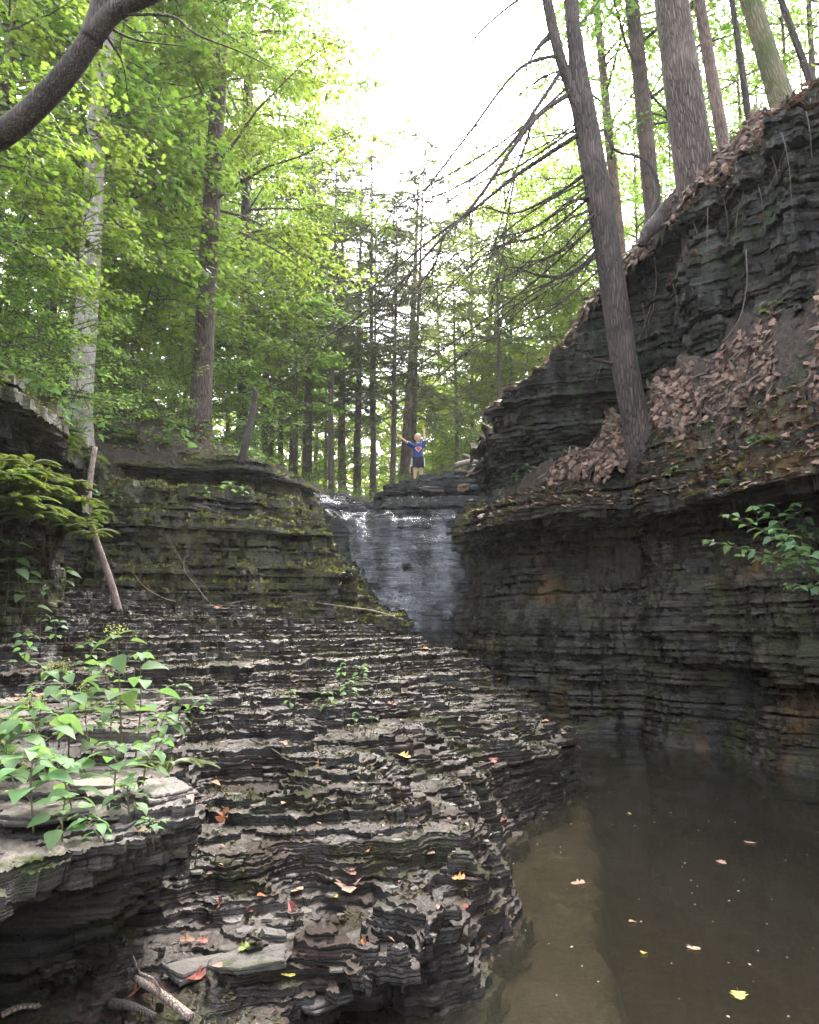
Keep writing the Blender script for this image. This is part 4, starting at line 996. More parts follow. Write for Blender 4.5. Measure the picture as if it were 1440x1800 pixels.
for k in range(16):
    y0 = g.uniform(90, 470); x0 = np.interp(y0, [40, 225, 480], [1000, 1028, 1070]); L = g.uniform(180, 430); d0 = g.uniform(-.6, 1.2)
    BO.append(([(x0, y0, 0), (x0 - .3 * L, y0 + L * g.uniform(.1, .3), .3 * d0), (x0 - .65 * L, y0 + L * g.uniform(.35, .55), .7 * d0), (x0 - L, y0 + L * g.uniform(.5, .85), d0)], g.uniform(.011, .02)))
for lst, r in BO:
    P = curve_pts(sub(hp(lst)), 7); bm_ = MB(); bm_.tube(P, np.linspace(r * 1.2, .006, len(P)), 6, .08, int(r * 999))
    L0 = len(P)
    for q in range(int(L0 * .95)):
        k = int(g.integers(L0 // 6, L0 - 1)); p = P[k]; d = P[k + 1] - P[k]; d /= np.linalg.norm(d) + 1e-9
        e = d * .7 + g.normal(0, .5, 3) + [0, 0, -.35]; e /= np.linalg.norm(e); L = g.uniform(.15, .75) * (1.2 - .5 * k / L0); pts = [p]
        for s in range(4): e = e + g.normal(0, .16, 3); e /= np.linalg.norm(e); pts.append(pts[-1] + e * L / 4)
        bm_.tube(pts, np.linspace(.007, .002, 5), 4, cap=False)
    bm_.build('bough', B_DARK, hem, True)
hsp = []
# a few living sprays at the ends of the lower boughs
# arching limb at the top left
lb = base_at(-160, 6.4)
lim = empty('leaning_maple', lb, 0, 'dark thick limb arching across the top left corner, forked at its end', 'tree')
m = MB()
P = curve_pts([Vector((0, 0, -.3)), Vector((.05, -.1, .5))] + [at(px, py, Y) - lb for px, py, Y in [(-70, 275, 5.9), (0, 238, 5.6), (60, 190, 5.5), (120, 125, 5.4), (170, 55, 5.3), (205, 18, 5.25), (280, -18, 5.2), (380, -60, 5.2)]], 6)
m.tube(P, np.linspace(.115, .055, len(P)), 18, .05, 3)
P2 = curve_pts([at(px, py, Y) - lb for px, py, Y in [(160, 72, 5.32), (178, 10, 5.3), (180, -60, 5.3), (170, -160, 5.4)]], 6); m.tube(P2, np.linspace(.085, .05, len(P2)), 14, .05, 4)
m.build('trunk', B_SMOOTH, lim, True)
for k, lst in enumerate([[(200, 25, 5.25), (300, 28, 5.2), (345, 60, 5.2), (420, 90, 5.3), (480, 120, 5.4)], [(185, 45, 5.3), (240, 70, 5.4), (330, 82, 5.6)], [(185, 60, 5.3), (215, 110, 5.5), (225, 170, 5.7)]]):
    m = MB(); P = curve_pts([at(*q) - lb for q in lst], 5); m.tube(P, np.linspace(.012, .003, len(P)), 5, .08, k, cap=False)
    m.build('branch', B_SMOOTH, lim, True)
# dead snag and bare stems
b_ = onrock(428, 806)
stick('dead_snag', [at(424, 815, b_.y), at(436, 760, b_.y), at(446, 715, b_.y + .1), at(449, 685, b_.y + .1)], .085, .05, M_DEAD, 'short dark dead snag standing on the slab above the mossy cliff', 'snag', twigs=4, seed=40)
b_ = base_at(1150, 13.4)
stick('dead_sapling', [at(1140, 395, 12.9), at(1158, 340, 12.9), at(1148, 300, 12.9), at(1125, 276, 12.9), at(1082, 264, 12.8), at(1062, 226, 12.8)], .035, .018, M_DEAD, 'crooked bare stem sprouting from the cliff edge right of the forked hemlock', 'sapling', twigs=10, seed=41)
for i, (lst, lab) in enumerate([([(1312, 440), (1313, 500), (1300, 560), (1268, 605)], 'thin root hanging down the upper cliff, the right of two'), ([(1150, 448), (1153, 505), (1135, 565), (1122, 600)], 'thin root hanging down the upper cliff beside the hemlock trunk')]):
    q = onrock(*lst[0]); Pq = [onrock(a, b) for a, b in lst]; ym = min(p.y for p in Pq) - .05
    stick('hanging_root', [at(a, b, ym - .03 * j) for j, (a, b) in enumerate(lst)], .011, .006, M_TWIG, lab, 'root', twigs=3, seed=50 + i, sides=6)
for i in range(14):
    px = 1140 + i * 22 + random.uniform(-8, 8); py = np.interp(px, [850, 1050, 1170, 1260, 1440], [725, 525, 415, 320, 110]) + random.uniform(25, 120)
    p, nm_, _ = hit(px, py); p = p + nm_ * .05; L = random.uniform(.3, .9); sgn = random.uniform(-.4, .1)
    stick('hanging_root', [p + Vector((0, 0, .1)), p + Vector((sgn * .2, -.06, -.15 * L)), p + Vector((sgn * .5, -.10, -.5 * L)), p + Vector((sgn * .6, -.1, -L))], .008, .003, M_TWIG, 'thin brown root dangling from the soil at the cliff edge', 'root', 'roots hanging from the cliff edge', twigs=3, seed=60 + i, sides=5)
# mossy root of the massive trunk arching over the rock edge
rt = [o for o in COL.objects if o.get('label', '').startswith('massive dark trunk')][0]
DG2.update()
inv = rt.matrix_world.inverted()
rp = []
for px, py, Y_ in [(1262, 300, 13.0), (1225, 322, 13.0), (1185, 358, 12.9), (1158, 388, 12.7), (1138, 408, 12.5), (1126, 432, 12.45)]:
    q = at(px, py, Y_); rp.append(inv @ q)
m = MB(); P = curve_pts(rp, 6); m.tube(P, np.interp(np.linspace(0, 1, len(P)), [0, .4, .75, 1], [.14, .16, .12, .05]), 14, .16, 7)
m.build('root', B_DARK, rt, True)

# ------------------------------------------------------------------ herbs and ferns
L_HERB = leaf_mat('herb_leaf', (.11, .20, .085), (.17, .27, .12), .4, (1.7, 1.7, 1.0), .55, .18)
L_HERB2 = leaf_mat('pale_herb_leaf', (.12, .21, .10), (.17, .27, .135), .4, (1.7, 1.7, 1.0), .55, .18)
L_FERN = leaf_mat('fern_leaf', (.065, .11, .025), (.14, .18, .04), .42)
L_FLOW = leaf_mat('flower_bud', (.20, .24, .08), (.34, .38, .16), .3)
L_WHITE = leaf_mat('white_flower', (.7, .7, .66), (.85, .85, .8), .2)
M_STEM = plain_mat('herb_stem', (.10, .09, .045), .6)
def herb(name, base, top, pairs, size, label, group=None, mat=None, flower=None, seed=0, first=.25, cat='plant', spread=1.0):
    """upright herb: stem, opposite pairs of broad pointed leaves on stalks, flower head"""
    g = np.random.default_rng(seed); base = Vector(base); top = Vector(top) - base
    r = empty(name, base, 0, label, cat, group)
    side = Vector((g.normal(0, .05), g.normal(0, .05), 0)) * top.length
    P = curve_pts([Vector((0, 0, -.03)), top * .5 + side, top], 8); H = top.length
    m = MB(); m.tube(P, np.linspace(.0035 + .003 * H, .0018, len(P)), 6)
    LP = []; LY = []; LPi = []; LR = []; LS = []; a0 = g.uniform(0, 3.14)
    for i in range(pairs):
        f = first + (1 - first) * (i + .6) / pairs; k = f * (len(P) - 1); q = P[int(k)] if int(k) >= len(P) - 1 else P[int(k)] + (P[int(k) + 1] - P[int(k)]) * (k % 1)
        s = size * (.55 + .75 * math.sin(math.pi * (.25 + .6 * f))) * g.uniform(.8, 1.15)
        for w_ in (0, math.pi):
            a = a0 + i * 1.57 + w_ + g.normal(0, .25); pl = s * g.uniform(.35, .8) * spread
            e = q + np.array([math.cos(a) * pl, math.sin(a) * pl, pl * g.uniform(.1, .5)])
            m.tube([q, .5 * (q + e) + [0, 0, .01], e], [.0022, .0016, .0013], 4, cap=False)
            LP.append(e); LY.append(a + g.normal(0, .15)); LPi.append(g.normal(.15, .25)); LR.append(g.normal(0, .3)); LS.append(s)
    for w_ in range(4):      # whorl at the top
        LP.append(P[-1]); LY.append(a0 + w_ * 1.57 + g.normal(0, .3)); LPi.append(g.normal(.1, .25)); LR.append(g.normal(0, .25)); LS.append(size * g.uniform(.55, .95))
    m.build('stem', M_STEM, r, True)
    V, F = leaves_np(np.array(LP), np.array(LY), np.array(LPi), np.array(LR), np.array(LS), 'ovate')
    mb = MB(); mb.add(V, F); mb.build('leaves', mat or L_HERB, r, True)
    if flower:
        n = 70; q = P[-1] + np.array([0, 0, size * .15]); pts = q + g.normal(0, 1, (n, 3)) * np.array([.28, .28, .16]) * size + [0, 0, size * .18]
        mb = MB()
        for c in pts[::5]: mb.tube([P[-1], .5 * (P[-1] + c) + [0, 0, .01], c], [.0014, .001, .001], 3, cap=False)
        mb.build('flower_stalk', M_STEM, r)
        V, F = leaves_np(pts, g.uniform(0, 6.3, n), g.normal(0, .6, n), g.normal(0, .6, n), size * g.uniform(.08, .16, n), 'diamond'); mb = MB(); mb.add(V, F)
        mb.build('flowers', flower, r)['kind'] = 'stuff'
    return r
def herb_px(px, py, tx, ty, pairs, size, label, dY=0, **kw):
    b = onrock(px, py); return herb('broad_leaved_herb', b, at(tx, ty, b.y + dY), pairs, size, label, **kw)
SH = [((215, 1330), (205, 1118), 3, .155, L_FLOW, 'tallest broad-leaved herb on the shelf, its top against the terrace'),
      ((238, 1330), (246, 1150), 4, .14, None, 'slender herb with a reddish stem right of the tallest one'),
      ((85, 1375), (55, 1245), 3, .165, L_FLOW, 'large-leaved herb at the left edge of the shelf'),
      ((120, 1330), (110, 1180), 3, .13, L_FLOW, 'budding herb standing behind the large-leaved one'),
      ((60, 1450), (58, 1320), 4, .13, None, 'herb with pale leaves at the front left of the shelf'),
      ((170, 1340), (150, 1220), 4, .13, L_FLOW, 'bushy herb in the middle of the shelf'),
      ((300, 1300), (318, 1205), 4, .09, None, 'small herb leaning out over the terrace from the shelf'),
      ((200, 1400), (205, 1310), 3, .12, None, 'yellow-green herb in front of the tall stems'),
      ((250, 1380), (285, 1300), 4, .085, None, 'small leafy herb by the right edge of the shelf'),
      ((110, 1480), (115, 1400), 3, .10, None, 'low herb on the front lip of the shelf'),
      ((190, 1480), (150, 1440), 3, .08, None, 'trailing herb hanging from the front lip of the shelf'),
      ((30, 1400), (-5, 1290), 3, .16, None, 'cropped herb at the very left edge'),
      ((270, 1470), (262, 1440), 2, .055, None, 'tiny seedling on the mossy corner of the shelf'),
      ((330, 1260), (365, 1225), 3, .07, None, 'sprawling herb reaching furthest over the wet terrace'),
      ((130, 1420), (95, 1330), 3, .11, None, 'leaning herb between the grey plates of the shelf'), ((15, 1340), (25, 1265), 3, .13, None, 'broad-leaved herb touching the left edge below the pink leaf'),
      ((270, 1330), (290, 1255), 4, .10, None, 'herb with rounded leaves just left of the terrace gap'), ((195, 1290), (180, 1165), 4, .12, None, 'thin herb behind the bushy middle one'), ((230, 1440), (225, 1380), 3, .08, None, 'small herb on the brown mossy front of the shelf'), ((60, 1300), (85, 1180), 4, .13, L_FLOW, 'tall budding herb left of the bushy middle one'),
      ((35, 1190), (50, 1115), 3, .10, L_FLOW, 'herb with yellowish buds behind the shelf at the left'), ((150, 1200), (160, 1130), 3, .10, L_FLOW, 'herb behind the shelf with buds and drooping leaves')]
for i, (b, t, pr, s, fl, lab) in enumerate(SH): herb_px(*b, *t, pr + 2, s * .72, lab, flower=fl, seed=i, mat=L_HERB)
for i, (b, t, pr, s, fl) in enumerate([((30, 1110), (35, 1000), 4, .13, None), ((70, 1120), (78, 1035), 3, .08, L_WHITE), ((5, 1090), (8, 950), 4, .16, None), ((100, 1135), (95, 1090), 3, .07, None), ((40, 1060), (30, 930), 4, .12, L_WHITE)]):
    herb_px(*b, *t, pr, s, 'bluish-green herb at the foot of the fern ledge' if fl is None else 'white-flowered herb at the foot of the fern ledge', group='herbs under the fern ledge' if fl is None else 'white-flowered herbs', flower=fl, seed=30 + i, mat=L_HERB2)
# sprawling plants on the ravine wall at the right
for i, (b, t, pr, s) in enumerate([((1435, 985), (1275, 905), 6, .15), ((1440, 970), (1330, 890), 5, .16), ((1438, 990), (1240, 950), 6, .13), ((1430, 1000), (1360, 930), 5, .15), ((1435, 1015), (1395, 960), 4, .15), ((1440, 1040), (1385, 1030), 4, .13), ((1438, 960), (1400, 885), 5, .15), ((1400, 1000), (1300, 975), 5, .12)]):
    herb_px(*b, *t, pr + 3, s * .72, 'leafy plant sprawling from the ledge of the ravine wall at the right edge', group='plants on the ravine wall', dY=-.5, seed=50 + i, mat=L_HERB2, first=.12, spread=.7)
for i, (px, py, s) in enumerate([(600, 1195, .055), (632, 1205, .07), (615, 1235, .065), (575, 1255, .06), (650, 1300, .045), (510, 1250, .05), (640, 1195, .05), (620, 1290, .04)]):
    b = onrock(px, py); herb('small_herb', b, b + Vector((.02, -.02, .13 + s)), 3, s, 'small herb growing in the moss of the wet terrace', 'small herbs on the terrace', L_HERB, seed=70 + i)
for i, (px, py, s) in enumerate([(925, 840, .1), (905, 855, .08), (1180, 850, .1), (1240, 770, .1), (1320, 800, .09), (400, 870, .09), (425, 880, .08), (360, 880, .07), (1355, 560, .12), (200, 890, .08)]):
    b = onrock(px, py); herb('small_herb', b, b + Vector((.02, -.05, .22)), 3, s, 'small herb rooted on a mossy cliff ledge', 'small herbs on the cliff ledges', L_HERB2, seed=90 + i)

def fern_mb(seed, nf, L):
    g = np.random.default_rng(seed); m = MB(); PP = []; YY = []; PI = []; SS = []
    for i in range(nf):
        a = i * 6.283 / nf + g.normal(0, .3); l = L * g.uniform(.7, 1.1); up = g.uniform(.35, .75)
        t = np.linspace(0, 1, 9); rr = l * (t * .9); zz = l * (up * t - (.34 + up * .62) * t * t * .9)
        P = np.stack([np.cos(a) * rr, np.sin(a) * rr, zz], -1); m.tube(P, np.linspace(.004, .001, 9), 4, cap=False)
        n = 26
        for q in range(n):
            f = .12 + .86 * q / n; k = f * 8; p = P[int(k)] + (P[min(8, int(k) + 1)] - P[int(k)]) * (k % 1)
            s = l * .25 * math.sin(math.pi * min(1, .18 + .85 * (1 - f)) ) ** .8 * (1 - .55 * f)
            for sg in (-1, 1): PP.append(p); YY.append(a + sg * 1.25); PI.append(.25); SS.append(s)
    V, F = leaves_np(np.array(PP), np.array(YY), np.array(PI), np.zeros(len(PP)), np.array(SS), 'diamond')
    mb = MB(); mb.add(V, F); return m, mb
FR = []
for i in range(3):
    a, b = fern_mb(i, 8, .42); oa = a.build('fern_stalks', M_STEM); ob = b.build('fern_fronds', L_FERN); FR.append((oa.data, ob.data)); bpy.data.objects.remove(oa); bpy.data.objects.remove(ob)
def fern(p, s, label, group, k=0, rz=0):
    r = empty('fern', p, rz, label, 'fern', group); part('stalks', FR[k][0], r, (s, s, s)); part('fronds', FR[k][1], r, (s, s, s)); return r
DG2.update()
for i in range(38):
    row = i % 3; y_ = random.uniform(6.9, 10.35); x_ = float(np.interp(y_, [5, 8, 9.4, 10.4], [-3.4, -3.75, -3.8, -4.2])) + (random.uniform(-.35, .02), random.uniform(-.02, .12), random.uniform(.04, .16))[row]
    q = down(x_, y_, 3.8)[0]; z_ = q.z if row == 0 and q.z > 2.75 else (3.12, 2.98, 2.72)[row] + random.uniform(-.1, .08)
    fern(Vector((x_, y_, z_)), random.uniform(.6, 1.0), 'yellow-green fern overhanging the left rock ledge', 'ferns on the left ledge', i % 3, i * 1.1)
for i, (px, py, s) in enumerate([(225, 760, .8), (240, 790, .7), (20, 985, .8), (250, 730, .7), (190, 690, .8), (120, 650, .9), (215, 815, .6), (60, 960, .7)]):
    fern(onrock(px, py), s, 'single fern on the rocks around the fern ledge', 'ferns around the left ledge', i % 3, i * 1.7)
for i, (px, py, s) in enumerate([(1290, 850, .7), (1360, 775, .7), (1275, 820, .6), (1225, 870, .5)]):
    fern(onrock(px, py), s, 'small fern hanging from the lip of the right cliff', 'ferns on the right cliff', i % 3, i * 1.3)
fern(onrock(300, 1345), .62, 'single fern among the herbs on the right edge of the shelf', None, 1, .4)

# ------------------------------------------------------------------ leaf litter and fallen leaves
def lit(name, c1, c2): return leaf_mat(name, c1, c2, .15, (1.2, 1.1, .9), .6)
L_DRY = lit('dry_leaf', (.06, .036, .026), (.34, .22, .16)); L_ORANGE = lit('orange_leaf', (.30, .12, .045), (.44, .19, .07)); L_TAN = lit('tan_leaf', (.30, .19, .115), (.42, .28, .18))
L_RED = lit('red_leaf', (.20, .065, .04), (.30, .11, .065)); L_YELLOW = lit('yellow_leaf', (.55, .43, .09), (.62, .5, .14)); L_PINK = lit('pinkish_leaf', (.34, .19, .145), (.44, .27, .21)); L_GREEN = lit('green_fallen_leaf', (.14, .20, .04), (.22, .28, .06)); L_BROWN = lit('brown_leaf', (.14, .06, .035), (.2, .09, .05))
NRM = {}
def scatter(n, xr, yr, ok, gen):
    P = []; Nn = []
    while n > 0 and gen is not None:
        n -= 1; x = gen.uniform(*xr); y = gen.uniform(*yr); p, nr, nm = down(x, y)
        if ok(nm, nr, p): P.append(p); Nn.append(nr)
    P_ = np.array([tuple(p) for p in P]).reshape(-1, 3); NRM.update({tuple(np.round(p, 4)): tuple(n_) for p, n_ in zip(P_, Nn)})
    return P_
g = np.random.default_rng(21)
hide = [o for o in COL.objects if o.type == 'MESH' and (o.name.startswith('crown') or o.name.startswith('branches') or o.name.startswith('trunk') or o.name.startswith('distant') or o.name.startswith('bough'))]
for o in hide: o.hide_viewport = True
DG2.update()
def litter(name, P, size, kind, mat, label, pit=.16, rol=.28, lift=.018):
    n = len(P)
    if not n: return
    nr = np.array([NRM.get(tuple(np.round(p, 4)), (0, 0, 1)) for p in P]) + g.normal(0, .16, (n, 3)); nr[:, 2] = np.abs(nr[:, 2]) + .15; nr /= np.linalg.norm(nr, axis=1)[:, None]
    V, F = leaves_np(np.zeros((n, 3)), g.uniform(0, 6.28, n), g.normal(-.05, pit, n), g.normal(0, rol, n), size * g.uniform(.4, 1.35, n), kind)
    ta = np.cross([0., 1, 0], nr); ta /= np.linalg.norm(ta, axis=1)[:, None]; tb = np.cross(nr, ta); k_ = len(V) // n
    V = V.reshape(n, k_, 3); V = V[..., :1] * ta[:, None] + V[..., 1:2] * tb[:, None] + V[..., 2:] * nr[:, None] + (P + nr * lift)[:, None]; V = V.reshape(-1, 3)
    mb = MB(); mb.add(V, F); o = mb.build(name, mat); return tag(o, label, kind='stuff')
R_ok = lambda nm, nr, p: (nm in ('leaf_bank', 'cliff_top_soil') and nr.z > .12 or nm in ('upper_cliff', 'ravine_wall') and nr.z > .45 and p.z > 3.0)
PR = scatter(70000, (1.2, 7), (6.5, 15.5), lambda nm, nr, p: R_ok(nm, nr, p) and (nm in ('leaf_bank', 'cliff_top_soil') or g.random() < .6), g)
PR = PR[samp(T_SM, PR[:, 0], PR[:, 1] + PR[:, 2], 4.0) + .6 * samp(T_SM, PR[:, 0] + 9, PR[:, 1] + PR[:, 2], 1.5) > -2.2]
litter('leaf_litter', PR, .088, 'maple', L_DRY, 'pinkish-brown dry oak leaves covering the right-hand slope')
PL = scatter(2600, (-13, -3), (8, 26), lambda nm, nr, p: nm == 'forest_floor', g)
litter('slope_litter', PL, .16, 'diamond', L_DRY, 'dry brown leaves strewn over the left slope')
PT_ = scatter(1500, (-4, 1.7), (3.0, 15.5), lambda nm, nr, p: nm == 'rock_terrace' and nr.z > .7, g)
litter('leaf_scraps', PT_, .035, 'diamond', lit('leaf_scrap', (.14, .075, .045), (.42, .22, .14)), 'small scraps of dead leaf scattered over the wet terrace', lift=.008)
PG_ = scatter(34000, (-12, 2), (6, 28), lambda nm, nr, p: nm == 'forest_floor', g)
PG_ = PG_[samp(T_SM, PG_[:, 0], PG_[:, 1], 12.0) > -.2]
V, F = leaves_np(PG_ + np.stack([g.normal(0, .05, len(PG_)), g.normal(0, .05, len(PG_)), g.uniform(.03, .35, len(PG_))], -1), g.uniform(0, 6.28, len(PG_)), g.normal(.1, .35, len(PG_)), g.normal(0, .4, len(PG_)), g.uniform(.07, .15, len(PG_)), 'diamond')
mb = MB(); mb.add(V, F); tag(mb.build('ground_cover', L_UND), 'low green plants covering the slope above the left bank', kind='stuff')
L_MOSS = leaf_mat('moss_tuft', (.08, .095, .018), (.17, .18, .04), .2, rough=.9)
PM = scatter(16000, (-6.5, 0.5), (6, 18.5), lambda nm, nr, p: nm in ('rock_cliff', 'rock_bank') and nr.z > .5, g)
PM = PM[(samp(T_FR, PM[:, 0], PM[:, 1], 3.0) > -.3)]
PM2 = scatter(5000, (.8, 5.5), (7, 16.5), lambda nm, nr, p: nm in ('ravine_wall',) and nr.z > .5 and p.z > 2, g)
PM = np.vstack([PM, PM2]); PM = np.repeat(PM, 3, 0)
V, F = leaves_np(PM + g.normal(0, .02, PM.shape) * [1, 1, .3], g.uniform(0, 6.28, len(PM)), g.normal(-.6, .5, len(PM)), g.normal(0, .5, len(PM)), g.uniform(.04, .085, len(PM)), 'diamond')
mb = MB(); mb.add(V, F); tag(mb.build('moss_tufts', L_MOSS), 'yellow-green moss tufts on the ledges of the cliffs', kind='stuff')
PB_ = scatter(22000, (-4, 1.7), (2.6, 15.5), lambda nm, nr, p: nm == 'rock_terrace' and nr.z > .6, g)
PB_ = PB_[samp(T_SM, PB_[:, 0], PB_[:, 1], 3.2) + .5 * samp(T_FR, PB_[:, 0], PB_[:, 1], 1.5) > .35]; PB_ = np.repeat(PB_, 4, 0)
V, F = leaves_np(PB_ + g.normal(0, .018, PB_.shape) * [1, 1, .25], g.uniform(0, 6.28, len(PB_)), g.normal(-.4, .45, len(PB_)), g.normal(0, .5, len(PB_)), g.uniform(.018, .042, len(PB_)), 'diamond')
mb = MB(); mb.add(V, F); tag(mb.build('brown_moss', leaf_mat('brown_moss', (.028, .022, .012), (.075, .065, .025), .1, rough=.9)), 'brownish moss and matted debris on the wet terrace', kind='stuff')
for i in range(46):
    y_ = random.uniform(6.3, 13.5); x_ = float(np.interp(y_, [5, 8, 11, 14], [-4.3, -4.45, -4.8, -5.2])) - random.uniform(.0, .35); q = down(x_, y_, 7)[0]
    if i % 2: fern(q, random.uniform(.8, 1.5), 'fern growing along the top of the upper left overhang', 'ferns on the upper left overhang', i % 3, i * 1.3)
    else: herb('small_herb', q, q + Vector((random.uniform(.0, .15), -.06, random.uniform(.3, .75))), 5, .15, 'leafy herb growing along the top of the upper left overhang', 'herbs on the upper left overhang', L_HERB, seed=300 + i)
PW = scatter(9000, (1.2, 7), (6.5, 15.5), lambda nm, nr, p: R_ok(nm, nr, p) and nm in ('leaf_bank', 'cliff_top_soil'), g)
litter('twig_litter', PW, .22, 'needle', lit('litter_twig', (.05, .035, .028), (.16, .115, .09)), 'thin brown twigs and needles lying on the right-hand slope', lift=.03)
for i in range(26):
    y_ = random.uniform(14.9, 19.5); x_ = float(np.interp(y_, [14.6, 16.3, 17.5, 20], [-5.7, -4.7, -3.5, -3.0])) - random.uniform(.05, 1.6); q = Vector((x_, y_, gz(x_, y_)))
    if i % 2: fern(q, random.uniform(.7, 1.2), 'fern on the brown slope behind the mossy cliff', 'ferns on the brown slope', i % 3, i * 1.9)
    else: herb('small_herb', q, q + Vector((random.uniform(-.05, .12), -.04, random.uniform(.25, .6))), 4, .15, 'leafy herb on the brown slope behind the mossy cliff', 'herbs on the brown slope', L_HERB, seed=330 + i)
# shale chips on the terrace
PC_ = scatter(1800, (-4, 1.7), (2.6, 14), lambda nm, nr, p: nm in ('rock_terrace', 'rock_shelf') and nr.z > .7, g)
n = len(PC_); th = np.linspace(0, 6.283, 5, endpoint=False)
rad = g.uniform(.012, .05, n)[:, None] * g.uniform(.6, 1.2, (n, 5)); a = g.uniform(0, 6.28, n)[:, None] + th; h = g.uniform(.004, .012, n)
bot = np.stack([rad * np.cos(a), rad * np.sin(a), np.zeros((n, 5))], -1); tp = bot * [.9, .9, 1] + h[:, None, None] * [0, 0, 1]
V = np.concatenate([bot, tp], 1) + (PC_ - [0, 0, .003])[:, None, :]; o5 = (np.arange(n) * 10)[:, None]
F5 = o5 + np.array([[5, 6, 7, 8, 9]]); j = np.arange(5); j2 = (j + 1) % 5
F4 = (o5[:, :, None] + np.stack([j, j2, j2 + 5, j + 5], -1)[None]).reshape(-1, 4)
o = mesh_np('shale_chips', V.reshape(-1, 3), [F5, F4], M_GREYSLAB); tag(o, 'small loose chips of shale on the terrace', kind='stuff')
# needles and specks floating on the pool
n = 170; P = np.stack([g.uniform(.6, 4.6, n), 3.3 + 8 * g.beta(1, 2, n), np.full(n, .002)], -1)
P = P[P[:, 0] < .5 * P[:, 1] + .3]; n = len(P)
V, F = leaves_np(P, g.uniform(0, 6.28, n), np.zeros(n), np.zeros(n), g.uniform(.008, .022, n), 'diamond'); mb = MB(); mb.add(V, F)
tag(mb.build('floating_specks', lit('speck', (.5, .48, .4), (.7, .68, .6))), 'tiny pale specks floating on the pool', kind='stuff')

def fallen(px, py, size, mat, label, kind='maple', pitch=0., roll=.2, rz=None, group=None, lift=.012, water=False):
    if water:
        d = ray(px, py); p = Vector((0, 0, CAMZ)) + d * (-CAMZ / d.z); p.z = .004
    else: p = onrock(px, py, lift)
    V0, F0 = TPL[kind]; V = V0.copy() - [.5, 0, 0]
    V[:, 2] += .5 * V[:, 1] ** 2 + .25 * V[:, 0] ** 2 if water else .9 * V[:, 1] ** 2 + .3 * V[:, 0] ** 2
    size *= .68
    m = MB(); m.add(V * size, F0)
    if kind == 'maple': m.tube(np.array([(-.5, 0, 0), (-.75, .04, .03), (-1.0, .02, .10)]) * size, [.012 * size, .01 * size, .008 * size], 4, cap=False)
    o = m.build('fallen_leaf', mat); o.location = p; o.rotation_mode = 'ZYX'
    o.rotation_euler = (roll, pitch, rz if rz is not None else random.uniform(0, 6.28)); return tag(o, label, 'leaf', group)
